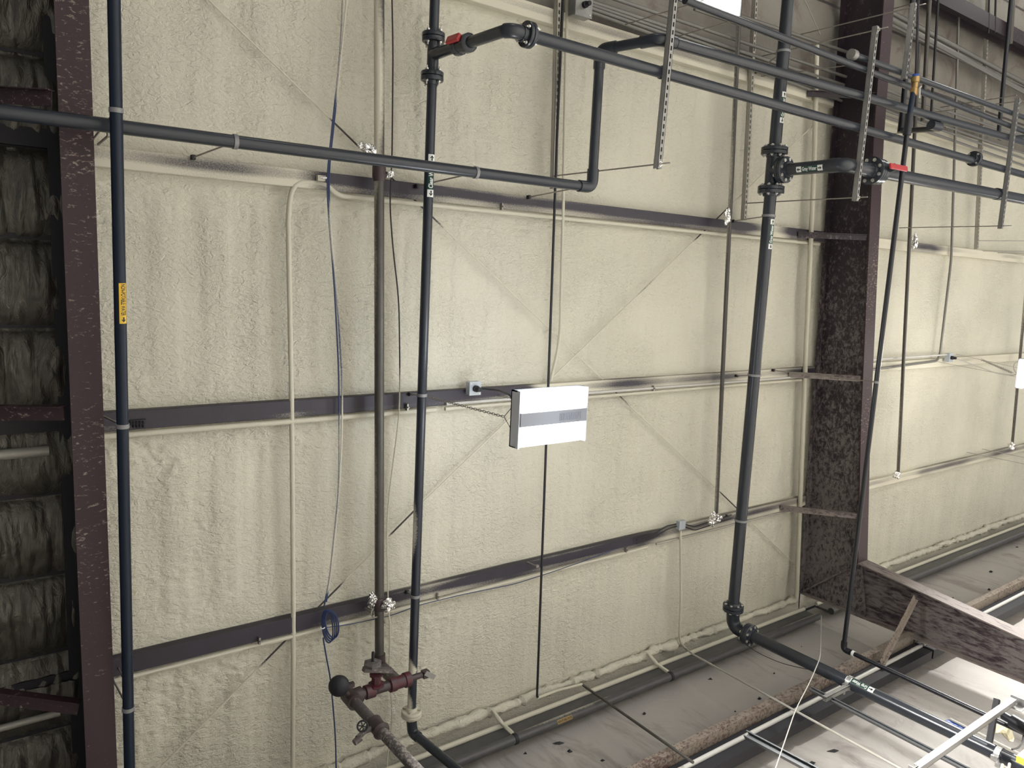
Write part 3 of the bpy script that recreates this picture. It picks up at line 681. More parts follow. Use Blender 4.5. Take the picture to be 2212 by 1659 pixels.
foil_wad(PZ(842, 377, .16), .028, 2, 'small foil tuft right of the steel main below the crossing grey pipe', stretch=(1, 1, 1))
foil_wad(PZ(805, 1297, .12), .042, 3, 'long foil wad left of the coupling low on the steel main', stretch=(.8, 1.5, 1))
foil_wad(PZ(840, 1306, .20), .048, 4, 'bright boxy foil wad right of the coupling low on the steel main', stretch=(1.1, 1, 1))
foil_wad(PZ(1571, 466, .16), .042, 5, 'foil wad on the thin sprinkler pipe below the strut hangers', stretch=(.9, 1.8, .8))
foil_wad(PZ(1543, 1120, .16), .07, 6, 'round foil wad ending the sprinkler pipe left of the grey water pipe', stretch=(1.0, 1.0, .8))
foil_wad(PZ(1975, 520, .16), .052, 8, 'foil wad high on the sprinkler pipe right of the thin black pipe', stretch=(.8, 1.6, .8))
foil_wad(PZ(1937, 1026, .18), .058, 9, 'foil wad ending the sprinkler pipe right of the thin black pipe', stretch=(1, .9, .8))
foil_wad(PZ(2184, 963, .18), .06, 10, 'foil wad at the right edge below the cut off lamp', stretch=(.9, .9, .8))
foil_wad(PZ(701, 384, .05), .014, 12, 'tiny foil scrap beside the small box on the first foamed purlin', stretch=(1.6, .8, 1))
# ------------------------------------------------------------------ strut channels, trapeze hangers
def strut_mesh(b, a, c, down=Vector((0, 0, -1)), W=.041, Hh=.041, slots=True, pitch=.051):
    a, c = Vector(a), Vector(c); ax = (c - a).normalized(); dn_ = Vector(down); dn_ = (dn_ - ax * dn_.dot(ax)).normalized(); sd = ax.cross(dn_).normalized()
    L = (c - a).length; m_ = (a + c) / 2; t = .003; fr_ = (ax, sd, dn_)
    for s in (-1, 1):
        b.box(m_ + sd * s * (W / 2 - t / 2) - dn_ * (Hh / 2), (L, t, Hh), fr_)
        b.box(m_ + sd * s * (W / 2 - .005) - dn_ * Hh, (L, .01, t), fr_)
        b.box(m_ + sd * s * (W / 2) - dn_ * (Hh * .72), (L, .002, .005), fr_)
    if not slots: b.box(m_ - dn_ * t / 2, (L, W, t), fr_); return
    for s in (-1, 1): b.box(m_ + sd * s * (W / 2 + .007) / 2 - dn_ * t / 2, (L, W / 2 - .007, t), fr_)
    n = int(L / pitch)
    for k in range(n + 1):
        p = a + ax * min(L - .011, max(.011, (k + .0) * L / n)); b.box(p - dn_ * t / 2, (.022, .0142, t), fr_)
def channel(x0, y0, x1, y1, drop, m, label, name='strut_channel', W=.041):
    b = MB(); strut_mesh(b, PZ(x0, y0, drop), PZ(x1, y1, drop), W=W); return tag(b.build(name, m), label, 'strut channel')
channel(1210, -60, 1199, 408, .05, m_struts, 'slotted sprayed channel against the foam, left of the short pipe leg')
channel(1638, -60, 1610, 476, .05, m_struts, 'slotted sprayed channel against the foam, left of the grey water pipe tee')
channel(2141, -60, 2112, 538, .05, m_struts, 'slotted sprayed channel against the foam in the bay beyond the rafter')
def trapeze(x0, y0, x1, y1, drop, m, label, roddrop, rods):
    a, c = PZ(x0, y0, drop), PZ(x1, y1, drop); ax = (c - a).normalized()
    t = root('trapeze_hanger', (a + c) / 2, label, 'pipe hanger', 'trapeze hangers under the pipes')
    b = MB(); strut_mesh(b, a, c); b.build('strut', m, t)
    for w_ in rods:
        p = (c - ax * .03) if w_ == 'b' else (a + ax * .03); q = MB()
        q.cyl((p.x, p.y, p.z - .09), (p.x, p.y, ZP - roddrop), .0055, 8); o = q.build('threaded_rod', m_rod, t)
        q = MB(); q.lathe((p.x, p.y, p.z - .018), (0, 0, 1), [(0, .012), (.01, .012)], 6, False); q.lathe((p.x, p.y, p.z - .005), (0, 0, 1), [(0, .019), (.003, .019)], 12, False); q.build('nut', m_bolt, o)
    return t
trapeze(1466, -60, 1425, 364, 1.21, m_strut, 'slotted strut hanger nearest the short pipe leg, long rod at its lower end', .05, 'b')
trapeze(1897, 56, 1852, 434, 1.21, m_strut, 'slotted strut hanger in front of the right rafter beside the red lever', .05, 'ab')
trapeze(2203, 212, 2165, 494, 1.21, m_strut, 'slotted strut hanger near the right edge with the grey pipes on top', .05, 'ab')
trapeze(1979, 6, 1958, 170, 1.21, m_strut, 'slotted strut hanger high up beyond the rafter, above the brass valve', .05, 'a')
# two further pipes on the hangers
q0, q1 = PZ(1480, 0, 1.14), PZ(2330, 330, 1.14); line_pipe('grey_pipe', q0, q1, .028, m_pvc, 'thin dark pipe running from top middle to the right edge above the others', seg=16)
t = root('capped_pipe', PZ(1842, 118, 1.14), 'short stub pipe with a round cap, in front of the right rafter', 'pipe')
a, c = PZ(1842, 118, 1.14), PZ(2330, 298, 1.14); MB().cyl(a, c, .028, 16).build('pipe', m_pvc, t)
MB().cyl(a - (c - a).normalized() * .03, a + (c - a).normalized() * .03, .043, 18).build('cap', m_strut, t)
# black drop pieces in the far bay
tk = root('black_pipe_loop', PZ(1945, 283, .5), 'black pipe dropping to a short cross piece right of the hanger on the rafter', 'pipe')
MB().tube(bend([PZ(1975, -40, .45), PZ(1946, 284, .5), PZ(2032, 277, 1.1)], .06, 6), .028, 16).build('pipe', m_black, tk)
MB().cyl(PZ(1951, 240, .49), PZ(1945.5, 286, .5), .036, 14).build('coupling', m_black, tk)
line_pipe('black_pipe', PZ(2188, -40, .6), PZ(2330, 284, .9), .024, m_black, 'black pipe near the right edge dropping then turning right', seg=12, extra=bend([PZ(2188, -40, .6), PZ(2156, 300, .6), PZ(2330, 284, .9)], .06, 6)[1:-1])
for (x0, y0, x1, y1, dr, r, mm, lb) in [
    (2010, -40, 1993, 262, .3, .024, m_iron, 'dark upright pipe crossing behind the hanger pipes, left one of the pair'),
    (2029, -40, 2010, 270, .3, .014, m_blackg, 'slim dark upright pipe crossing behind the hanger pipes, right one of the pair'),
    (2190, -40, 2181, 95, .3, .034, m_iron, 'stout dark pipe stub at top right corner'),
    (2152, -40, 2149, 70, .25, .012, m_blackg, 'thin dark conduit stub at the top right, left of the stout stub'),
    (2138, -40, 2135, 72, .25, .010, m_blackg, 'thinnest dark conduit stub at the top right'),
    (1967, 30, 1960, 165, .3, .010, m_blackg, 'thin dark wire pipe beside the high strut hanger')]:
    line_pipe('upright_pipe', PZ(x0, y0, dr), PZ(x1, y1, dr), r, mm, lb)
# conduit that comes down the far bay and turns along the second purlin
line_pipe('bent_conduit', PZ(2073, -40, .06), PZ(1870, 800, .04), .016, m_condg, 'bent conduit coming down the far bay and turning along the purlin', extra=bend([PZ(2073, -40, .06), PZ(2055, 560, .04), PZ(2029, 779, .04), PZ(1870, 800, .04)], .14, 8)[1:-1])
line_pipe('conduit', PZ(1872, 778, .05), PZ(2046, 766, .05), .013, m_whitec, 'thin bright conduit ending at the junction box beyond the rafter')
# conduits along the ridge-side purlins
for i, (x0, y0, x1, y1, dr, r, mm) in enumerate([(1262, 5, 2330, 372, .05, .014, m_condg), (1262, 12, 2330, 384, .05, .014, m_condg), (1275, 25, 2330, 400, .03, .016, m_condg), (1240, -8, 2330, 352, .04, .02, m_condg),
    (1300, -12, 2330, 336, .06, .016, m_condg), (1883, 5, 2330, 242, .06, .03, m_condg), (1912, 35, 2330, 262, .07, .034, m_condg), (1880, 30, 2330, 258, .05, .02, m_condg), (1440, -20, 1880, 130, .06, .018, m_condg), (1500, 20, 1880, 148, .05, .014, m_condg)]):
    nm = ['uppermost of the bundle over the foam edge', 'second of the bundle over the foam edge', 'lowest of the bundle over the foam edge', 'wide one of the bundle over the foam edge', 'dull one above the foam edge bundle',
          'bright thick one high in the far bay', 'bright thickest one high in the far bay', 'thin one between the thick pair high in the far bay', 'dull one beside the top edge lamp', 'thin one below the top edge lamp'][i]
    line_pipe('conduit', PZ(x0, y0, dr), PZ(x1, y1, dr), r, mm, 'conduit at upper right, ' + nm, cat='conduit')
# red oxide ridge strut beam
t = root('ridge_beam', PZ(2100, 55, .1), 'dark red I beam crossing the top right corner', 'beam')
a, c = PZ(1985, -18, .08), PZ(2330, 172, .08); y = (a.y + c.y) / 2
for dz, sz, nm in ((0, (c.x - a.x, .17, .01), 'flange'), (.2, (c.x - a.x, .17, .01), 'flange'), (.1, (c.x - a.x, .01, .2), 'web')):
    b = MB(); b.box(((a.x + c.x) / 2, y, ZP - .25 + dz), sz); b.build(nm, m_raft, t)
# ------------------------------------------------------------------ pipe hangers from the purlins
def hanger(px, py, drop, ax, r, anc, label, grp='rod hangers on the pipes', tab=True):
    p = PZ(px, py, drop); a = PZ(anc[0], anc[1], .0) if len(anc) == 2 else PZ(*anc)
    t = root('pipe_hanger', p, label, 'pipe hanger', grp)
    collar(t, p, ax, r, .022, m_clamp, 'clamp', 1.12)
    d = (a - p).normalized(); b = MB(); b.cyl(p + d * (r * 1.1), a, .0055, 8); b.build('rod', m_rod, t)
    b = MB(); b.box(a - d * .012, (.03, .025, .03), basis(d)); b.build('anchor', m_blackg, t)
    return t
def onp(A, B, x=None, y=None):
    i = 0 if x is not None else 1; v_ = x if x is not None else y
    k = min(range(900), key=lambda k: abs(projp(A.lerp(B, k / 899))[i] - v_)); return A.lerp(B, k / 899)
def snap(a, o=.05):
    y = min(YL.values(), key=lambda v: abs(v - a.y))
    if abs(y - a.y) < .3: a.y = y + max(-o, min(o, a.y - y))
    return a
def hang_on(A, B, key, ax, r, anc, label, m=m_clamp, **k):
    p = onp(A, B, **key); t = root('pipe_hanger', p, label, 'pipe hanger', 'rod hangers on the pipes')
    collar(t, p, ax, r, .022, m, 'clamp', 1.13)
    a = snap(PZ(anc[0], anc[1], 0)); d = (a - p).normalized()
    b = MB(); b.cyl(p + d * (r * 1.1), a, .0055, 8); b.build('rod', m_rod, t)
    b = MB(); b.box(a - d * .015, (.035, .022, .028), basis(d)); b.build('anchor', m_blackg, t)
    return t
hang_on(A0, A1, dict(y=239), dA, rA, (190, 303), 'rod hanger and pale clamp on the blue black pipe where the grey pipe crosses it')
hang_on(A0, A1, dict(y=920), dA, rA, (215, 888), 'rod hanger and pale clamp halfway down the blue black pipe')
hang_on(A0, A1, dict(y=1530), dA, rA, (232, 1446), 'long rod hanger and clamp low on the blue black pipe')
b = MB(); b.cyl(PZ(212, 312, 0), PZ(238, 290, .32), .007, 8); b.box(PZ(238, 290, .32), (.03, .03, .04)); tag(b.build('rod_stub', m_rod), 'short capped rod end just below the grey pipe, beside the blue black pipe', 'rod')
b = MB(); b.cyl(PZ(256, 1443, 0), PZ(270, 1472, .22), .006, 8); tag(b.build('rod_stub', m_rod), 'short rod low behind the blue black pipe', 'rod')
hang_on(B0, B1, dict(x=507), dB, rB, (415, 335), 'rod hanger on the crossing grey pipe, between the blue black pipe and the steel main')
hang_on(B0, B1, dict(x=1027), dB, rB, (897, 403), 'rod hanger on the crossing grey pipe, just right of the lettered pipe')
hang_on(B0, B1, dict(x=1262), dB, rB, (1140, 417), 'rod hanger with bright clamp at the lower elbow of the crossing grey pipe', m=m_wlet)
hang_on(D0, D1, dict(y=853), dD, rD, (884, 848), 'short clamp bracket holding the clear water pipe at the middle purlin')
hang_on(D0, D1, dict(y=1287), dD, rD, (878, 1277), 'short clamp bracket holding the clear water pipe at the lower purlin')
hang_on(G0, G1, dict(y=467), dG, rH, (1580, 478), 'clamp with side arm on the thick pipe just below its flanged tee')
hang_on(G0, G1, dict(y=810), dG, rH, (1590, 812), 'clamp on the thick pipe at the middle purlin')
hang_on(G0, G1, dict(y=1123), dG, rH, (1570, 1112), 'clamp on the thick pipe at the lower purlin near the foil wad')
hang_on(G0, G1, dict(y=112), dG, rH, (1632, 150), 'clamp on the thick pipe near the top of the picture, above the crossing pipes')
hang_on(J0, J1, dict(y=825), (J1 - J0).normalized(), rJ, (1668, 797), 'long thin rod reaching from the middle purlin to the thin black pipe')
b = MB(); b.cyl(PZ(789, 1313, .02), PZ(808, 1330, .16), .008, 8); b.torus(PZ(811, 1323, .14), (0, .2, 1), .035, .006, 20, 8); tag(b.build('pipe_hanger', m_rod), 'short rod and ring holding the steel main below its lower coupling', 'pipe hanger')
# crossing thin rod and conduit near the lamp bay
t = root('slim_drop_pipe', PZ(1160, 1508, .16), 'slim dark pipe passing behind the lamp and turning at the bottom towards the wall', 'pipe')
q = [PZ(1219, -60, .05), PZ(1203, 300, .08), PZ(1192, 620, .12), PZ(1160, 1506, .14), PZ(1166, 1507, .13)]
MB().tube(bend(q, .02, 4), .0105, 12).build('pipe', m_blackg, t)
MB().tube(dense([PZ(1160, 1508, .14), PZ(1205, 1491, .06), PZ(1257, 1478, .02)], .05), .013, 10).build('sprayed_end', m_cream, t)
qd = PYp(1497, 1647, 3.6); qs = PZ(1257, 1478, .02); MB().tube([qs, Vector((qs.x + .02, qs.y + .02, ZP - .06)), qd], .012, 10, fo=sp((0, 0, 1), 22, .1, 2)).build('tail', m_iron, t)
b = MB(); b.cyl(PZ(1139, 1214, 0), PZ(1162, 1224, .12), .006, 8); b.box(PZ(1160, 1223, .12), (.03, .02, .02)); tag(b.build('rod_stub', m_rod), 'small rod clip holding the slim dark pipe at the lower purlin', 'rod')
def tl(name, pts, r, m, label, cat, grp=None, fo=None, step=.05, seg=8, rad=.05, wob=0):
    return tag(MB().tube(dense(bend(pts, rad, 5), step), r, seg, fo=fo, wob=wob).build(name, m), label, cat, grp)
def Q(drop, *xy): return [PZ(x, y, drop) for x, y in xy]
tl('foamed_conduit', Q(.0, (1226, -60), (1217, 420), (1210, 740), (1190, 822)), .014, m_cream, 'foam coated conduit beside the slim dark pipe, curving in just above the lamp', 'conduit', rad=.25)
tl('foamed_conduit', [Vector((7.95, YL[1] + .085, ZP + .01)), Vector((2.2, YL[1] + .085, ZP + .01))] + Q(-.01, (704, 397), (634, 390), (622, 455), (630, 860), (634, 1350), (632, 1720)), .017, m_cream, 'foam coated conduit bending down from the upper purlin at left of the blue cables', 'conduit', rad=.26, seg=12, wob=.10)
tl('foamed_conduit', Q(.03, (1764, 95), (1760, 330), (1739, 800), (1721, 1290)), .026, m_cream, 'foam coated conduit hugging the left edge of the right rafter', 'conduit', rad=.3, seg=12, wob=.06)
tl('conduit', [Vector((.72, YL[2] + .088, ZP + .01)), Vector((3.02, YL[2] + .088, ZP + .01))], .019, m_cream, 'foam coated conduit below the dark middle purlin, left of the junction box', 'conduit', seg=12, wob=.05)
tl('conduit', [Vector((3.1, YL[2] + .045, ZP - .014)), Vector((7.95, YL[2] + .045, ZP - .014))], .012, m_whitec, 'thin grey conduit running right from the junction box behind the lamp', 'conduit')
tl('conduit', [Vector((3.1, YL[2] + .085, ZP + .0)), Vector((7.95, YL[2] + .085, ZP + .0))], .015, m_cream, 'foam coated conduit running right just under the thin grey one', 'conduit', wob=.05)
tl('conduit', [Vector((.72, YL[3] + .088, ZP + .01)), Vector((5.5, YL[3] + .088, ZP + .01))], .016, m_cream, 'foam coated conduit under the lower purlin from the left rafter to the square box', 'conduit', wob=.05)
tl('conduit', [Vector((5.62, YL[3] + .075, ZP - .0)), Vector((8.1, YL[3] + .075, ZP - .0))], .011, m_struts, 'thin conduit from the square box to the right rafter', 'conduit')
for k, (d0, nm) in enumerate(((0, 'upper'), (8, 'lower'))):
    tl('loose_cable', Q(.03 + .01 * k, (1375, 1166 + d0), (1415, 1152 + d0), (1440, 1136 + d0), (1470, 1130 + d0 / 2), (1500, 1138 + d0), (1580, 1112 + d0)), .006, m_blackg, 'sagging dark cable entering the square box on the lower purlin, ' + nm + ' of two', 'cable')
# junction boxes
def jbox(px, py, drop, s, label, knob=True, m=m_box):
    p = PZ(px, py, drop); t = root('junction_box', p, label, 'junction box'); b = MB(); b.box(p, (s, s, s * .5))
    o = b.build('box', m, t); md = o.modifiers.new('bevel', 'BEVEL'); md.width = .006; md.segments = 2
    b = MB(); b.box(p - Z * s * .27, (s * 1.02, s * 1.02, .006)); b.build('cover', m, t)
    if knob:
        b = MB(); b.lathe(p - Z * s * .27, -Z, [(0, .026), (.03, .026), (.035, .02), (.07, .018)], 14); b.build('plug', m_blackg, t)
    for (i, j) in ((-1, -1), (1, 1)):
        b = MB(); b.lathe(p - Z * s * .28 + Vector((i, j, 0)) * s * .38, -Z, [(0, .006), (.005, .006)], 8); b.build('screw', m_bolt, t)
    return t
jbox(1022, 838, .05, .105, 'grey square junction box with black plug on the middle purlin, left of the lamp')
jbox(1470, 1133, .05, .09, 'pale square junction box on the lower purlin, right of the lamp', False)
jbox(2049, 772, .06, .12, 'grey junction box with black plug beyond the right rafter')
jbox(1253, 14, .10, .17, 'dull grey junction box at the top edge beside the slotted channel', True, m_strut)
b = MB(); b.box(PZ(693, 385, .03), (.05, .035, .03)); tag(b.build('pipe_clip', m_cream), 'tiny foam coated clip box on the upper purlin beside the blue cables', 'clip')
b = MB()
for k in range(4): b.torus(PZ(288 + k * 7, 917, .02), (1, 0, 0), .018, .004, 12, 6)
b.box(PZ(298, 912, .01), (.085, .03, .01)); tag(b.build('spring_clip', m_blackg), 'row of small black clips just right of the blue black pipe at the middle purlin', 'clip')
for k, (x, y, nm) in enumerate(((1085, 410, 'upper purlin between the crossing pipe and the lamp'), (560, 1418, 'lower purlin left of the foamed conduit'), (945, 1278, 'lower purlin right of the clear water pipe'), (1353, 1168, 'lower purlin left of the pale square box'), (1412, 822, 'middle purlin right of the lamp'), (880, 845, 'middle purlin left of the clear water pipe'))):
    b = MB(); p = PZ(x, y, .015); p.y = min(YL.values(), key=lambda v: abs(v - p.y)) + .045; b.box(p, (.012, .05, .03)); b.cyl(p, p - Z * .03, .006, 8); tag(b.build('beam_clip', m_rod), 'small steel beam clip on the ' + nm, 'clip', 'beam clips on the purlins')
# pale foamed conduit from the square box, then a bare one down the wall
tl('foamed_conduit', Q(.03, (1470, 1146), (1471, 1300), (1467, 1385), (1484, 1404)), .013, m_cream, 'foam coated conduit dropping from the pale square box to the wall corner', 'conduit', rad=.1, wob=.06)
a = PYp(1498, 1414, 3.72); line_pipe('wall_conduit', PZ(1481, 1401, .03), PYp(2060, 1724, 3.62), .010, m_white, 'thin pale conduit slanting down the dusty wall, left of the thick riser', cat='conduit', extra=[a])
# diagonal bracing rods
def spots(base, drop, darks, pts):
    ws = [(PZ(x, y, drop), hw, am) for (x, y, hw, am) in darks]; p0 = pts[0]; ds = [((w_ - p0).length, hw, am) for (w_, hw, am) in ws]
    def f(L, d):
        v = base + .25 * (float(fbm(L * 3, 2.0, 8, 2)) - .5)
        for (c, hw, am) in ds: v += am * math.exp(-((L - c) / hw) ** 4)
        return max(0, min(1.5, v))
    return f
def brod(name, xy, label, d=.0, darks=()):
    pts = Q(d, *xy)
    return tag(MB().tube(dense(pts, .05), .0065, 8, fo=spots(.9, d, darks, pts)).build(name, m_braces), label, 'brace rod')
m_braces = sprayed('brace_rod_steel', (.04, .035, .035), .5, .4, lo=.35, hi=.6)
brod('brace_rod', ((410, -40), (770, 312), (1245, 766), (1540, 1048), (1722, 1224)), 'diagonal tension rod running from top left down to the right, behind the lamp', -.035, ((745, 290, .15, -.9), (880, 415, .38, -.9), (1330, 850, .3, -.5), (1580, 1085, .3, -.9)))
brod('brace_rod', ((1766, 262), (1245, 766), (900, 1098), (628, 1372), (330, 1675)), 'diagonal tension rod running from the right rafter down to bottom left', -.02, ((1540, 480, .32, -.9), (1400, 616, .2, -.4), (870, 1128, .15, -.9), (655, 1345, .42, -.9)))
# wires and cables
blue = [((753, -40), (740, 90), (722, 262), (709, 382), (714, 500), (728, 640), (740, 830), (738, 980), (722, 1180), (705, 1300)), ((742, -40), (735, 120), (718, 270), (706, 385), (710, 470), (722, 610), (732, 800), (733, 1050), (712, 1250), (700, 1310))]
for k, xy in enumerate(blue):
    tl('blue_cable', Q(.045 + .012 * k, *xy), .006, m_cables, 'blue cable partly foam coated, hanging left of the steel main, ' + ('right strand' if k == 0 else 'left strand'), 'cable', 'blue cables left of the steel main', fo=spots(.85 if k == 0 else .6, .05, ((711, 330, .32, -1), (722, 740, .5, -.35 - .3 * k), (703, 1305, .06, -1)), Q(.05, xy[0])), rad=.2)
t = root('blue_cable_coil', PZ(710, 1355, .1), 'hanging coil of blue cable above the round black cap', 'cable coil')
cc = PZ(710, 1354, .10); random.seed(5)
for k in range(4):
    ra = .100 + .012 * k; b = MB(); a, d = PZ(703 + k, 1318 + k, .08 + .01 * k), PZ(712 + 2 * k, 1388 - 3 * k, .08 + .01 * k)
    b.torus((a + d) / 2 + Vector((.006 * k, 0, 0)), (.1 * k, .1, 1), (a - d).length / 2, .0055, 40, 6, (1, .30 + .035 * k), ub=(d - a)); b.build('loop', m_cable, t)
b = MB(); b.torus(PZ(697, 1356, .09), (.1, 1, 0), .014, .004, 12, 6); b.build('cable_tie', m_wlet, t)
tl('blue_cable', Q(.11, (698, 1378), (702, 1402), (706, 1425), (713, 1460), (720, 1530), (725, 1600), (727, 1720)), .0055, m_cables, 'blue cable hanging from the coil to the bottom edge past the round black cap', 'cable', fo=sp((0, 0, 1), 40, -.05, 1, ((.12, .1, .7),)), rad=.1)
tl('blue_wire', Q(.06, (700, 1356), (750, 1350), (806, 1338), (840, 1331), (872, 1320), (905, 1307), (1000, 1284), (1110, 1262), (1180, 1240), (1250, 1216), (1327, 1187)), .0035, m_cables, 'thin blue wire strung from the coil to the right under the lower purlin', 'wire', fo=sp((0, 0, 1), 44, -.2, 1, ((.5, .15, .9),)), rad=.1)
tl('black_wire', Q(.05, (846, -40), (849, 110), (847, 330), (845, 376), (842, 440), (848, 530), (862, 650), (864, 820), (862, 900), (848, 1010), (838, 1090), (836, 1170), (838, 1290)), .0055, m_wires, 'thin dark wire hanging just right of the steel main, foam coated lower down', 'wire', fo=spots(.8, .05, ((846, 220, 1.7, -1.0), (862, 700, .3, -.5)), Q(.05, (846, -40))), rad=.15)
tl('pale_wire', Q(.09, (838, 1310), (842, 1340), (842, 1400), (840, 1460), (848, 1530), (844, 1590), (838, 1622), (832, 1720)), .006, m_cream, 'pale coated wire hanging below the foil wad between the two pipes', 'wire', rad=.1)
b = MB(); random.seed(3)
for k in range(3): b.torus(PZ(848 + k, 1528 + 4 * k, .09), (random.random(), 1, random.random()), .012, .003, 12, 6)
tag(b.build('wire_knot', m_wlet), 'small pale knot in the wire above the diagonal riser', 'wire knot')
tl('sagging_wire', [PYp(1655, 1659 + 60, 3.4), PYp(1718, 1534, 3.4), PYp(1752, 1468, 3.4), PYp(1772, 1420, 3.4), PYp(1774, 1330, 3.62)], .0045, m_white, 'slack pale cord hanging down in front of the dusty wall', 'cord', rad=.15)
tl('sagging_wire', [PYp(1592, 1380, 3.9), PYp(1640, 1412, 3.8), PYp(1690, 1434, 3.8), PYp(1745, 1446, 3.8)], .0035, m_blackg, 'thin dark cord drooping along the wall behind the thick riser', 'cord', rad=.15)
# ------------------------------------------------------------------ high bay lamp
def high_bay(p, sx, sy, label, rotz=0, lens=True):
    t = root('high_bay_lamp', p, label, 'lamp', 'high bay lamps'); x, y, z = p
    c, s = math.cos(rotz), math.sin(rotz); X_ = Vector((c, s, 0)); Y_ = Vector((-s, c, 0)); ax = (X_, Y_, Z); P_ = Vector(p)
    b = MB()
    for sg in (-1, 1):
        b.box(P_ + X_ * sg * (sx / 2 - .006) + Z * .035, (.012, sy, .095), ax); b.box(P_ + Y_ * sg * (sy / 2 - .004) + Z * .05, (sx, .008, .065), ax)
    b.box(P_ + Z * .078, (sx, sy, .01), ax); b.build('housing', m_lampb, t)
    b = MB(); b.box(P_ + Z * .007, (sx - .02, sy * .235, .055), ax)
    for k in range(14): b.box(P_ + X_ * (sx * .08 + k * .014) - Z * .023, (.005, sy * .13, .005), ax)
    b.build('driver_channel', m_chan, t)
    for sg in (-1, 1):
        n = 10; vs = []; fs = []; w_ = sy * .365; cy = sg * sy * .305
        for i in range(2):
            for k in range(n + 1):
                a = math.pi * k / n; vs.append(P_ + X_ * (-1 if i == 0 else 1) * (sx / 2 - .014) + Y_ * (cy - math.cos(a) * w_ / 2) + Z * (.03 - .045 * math.sin(a)))
        for k in range(n): fs.append((k, k + 1, n + 2 + k, n + 1 + k))
        fs += [tuple(range(n + 1)), tuple(reversed(range(n + 1, 2 * n + 2)))]
        b = MB(); b.add(vs, fs, False); b.build('lens', m_lens, t)
    return t, X_, Y_
lp = (PZ(1121, 847, 1.05) + PZ(1268, 837, 1.05) + PZ(1117, 968, 1.05) + PZ(1262, 950, 1.05)) / 4
t, X_, Y_ = high_bay(tuple(lp), .60, .385, 'lit twin lens high bay lamp hanging in the middle of the picture')
def chain(t, a, c, n=26, name='chain'):
    b = MB(); ax, u, v = basis(c - a); L = (c - a).length / n
    for k in range(n):
        b.torus(a + ax * L * (k + .5), u if k % 2 else v, L * .72, .0022, 10, 5, (1, .5), ub=ax)
    return b.build(name, m_rod, t)
for sg, an in ((-1, PZ(905, 852, .0)), (1, PZ(1130, 838, .0) + Vector((.75, 0, 0)))):
    e = lp + X_ * sg * .33 + Z * .10; e = lp + X_ * sg * .31 + Z * .14
    an2 = Vector((e.x - .02 * sg, YL[2] + .01, ZP)) if sg > 0 else an
    chain(t, an2, e, 40)
    b = MB()
    for s2 in (-1, 1): b.cyl(e, lp + X_ * sg * .295 + Y_ * s2 * .07 + Z * .08, .003, 6)
    b.build('hook_wire', m_rod, t)
tl('lamp_cord', [PZ(1040, 839, .08), PZ(1078, 843, .4), PZ(1104, 854, .85), Vector((lp.x - .2, lp.y, lp.z + .1))], .008, m_blackg, 'black power cord from the junction box to the lit lamp', 'cord', rad=.1)
lr = PZ(2232, 806, 1.05)
t2, X2, Y2 = high_bay((lr.x, lr.y, lr.z), .60, .385, 'glowing lamp cut off by the right edge of the picture')
chain(t2, Vector((PZ(2122, 764, 0).x, YL[2], ZP)), lr + Vector((-.33, 0, .12)), 34)
b = MB(); pts = bend([PZ(2060, 772, .12), PZ(2150, 806, .5), PZ(2192, 812, .7), PZ(2205, 802, .8)], .1, 6); tag(b.tube(pts, .008, 8).build('lamp_cord', m_white), 'pale cord looping from the far junction box to the cut off lamp', 'cord')
tl('lamp_cord', [PZ(2203, 812, .75), PZ(2190, 800, .7), PZ(2190, 786, .68), PZ(2203, 778, .7)], .008, m_white, 'small bright cord loop beside the cut off lamp', 'cord')
for k, (x, y) in enumerate(((2065, 765), (2024, 781))):
    line_pipe('thin_wire', PZ(x, y, .02), PZ(2200, y + 30 + 4 * k, .6), .003, m_rod, 'thin steel wire reaching towards the cut off lamp, ' + ('upper' if k == 0 else 'lower'), cat='wire')
lt = PZ(1545, -46, 1.05)
high_bay((lt.x, lt.y, lt.z), .60, .385, 'lit lamp cut off by the top edge of the picture')
for k, (x0, y0, x1, y1) in enumerate(((2088, 977, 2330, 1026), (2122, 970, 2330, 1012), (2114, 520, 2330, 521), (2123, 542, 2330, 544), (2155, 546, 2330, 548))):
    line_pipe('thin_rod', PZ(x0, y0, .0), PZ(x1, y1, .45), .0045, m_rod, 'thin rod at the right edge, ' + ['lower one of the pair below the lamp', 'upper one of the pair below the lamp', 'highest one near the slotted channel', 'middle one below the slotted channel', 'lowest one below the slotted channel'][k], cat='rod')
for k, (x0, y0, x1, y1, d) in enumerate(((1348, 54, 1520, 0, .3), (1466, 78, 1594, 42, .3), (1644, 165, 1850, 139, .35), (2030, 232, 2196, 206, .3), (1925, 20, 1978, 6, .3), (1738, 0, 1772, 75, .1), (1922, 290, 2045, 275, .3))):
    line_pipe('thin_rod', PZ(x0, y0, .02), PZ(x1, y1, 1.15 if d > .1 else .1), .0045, m_rod, 'thin dark rod at upper right, ' + ['leaving the top edge left of the bright lamp', 'passing from the tall strut hanger towards the right', 'crossing the dark rafter above the crossing pipes', 'ending at the top of the right edge hanger', 'ending at the top of the high hanger', 'slanting steeply against the dark liner left of the rafter', 'beside the short black cross piece'][k], cat='rod')
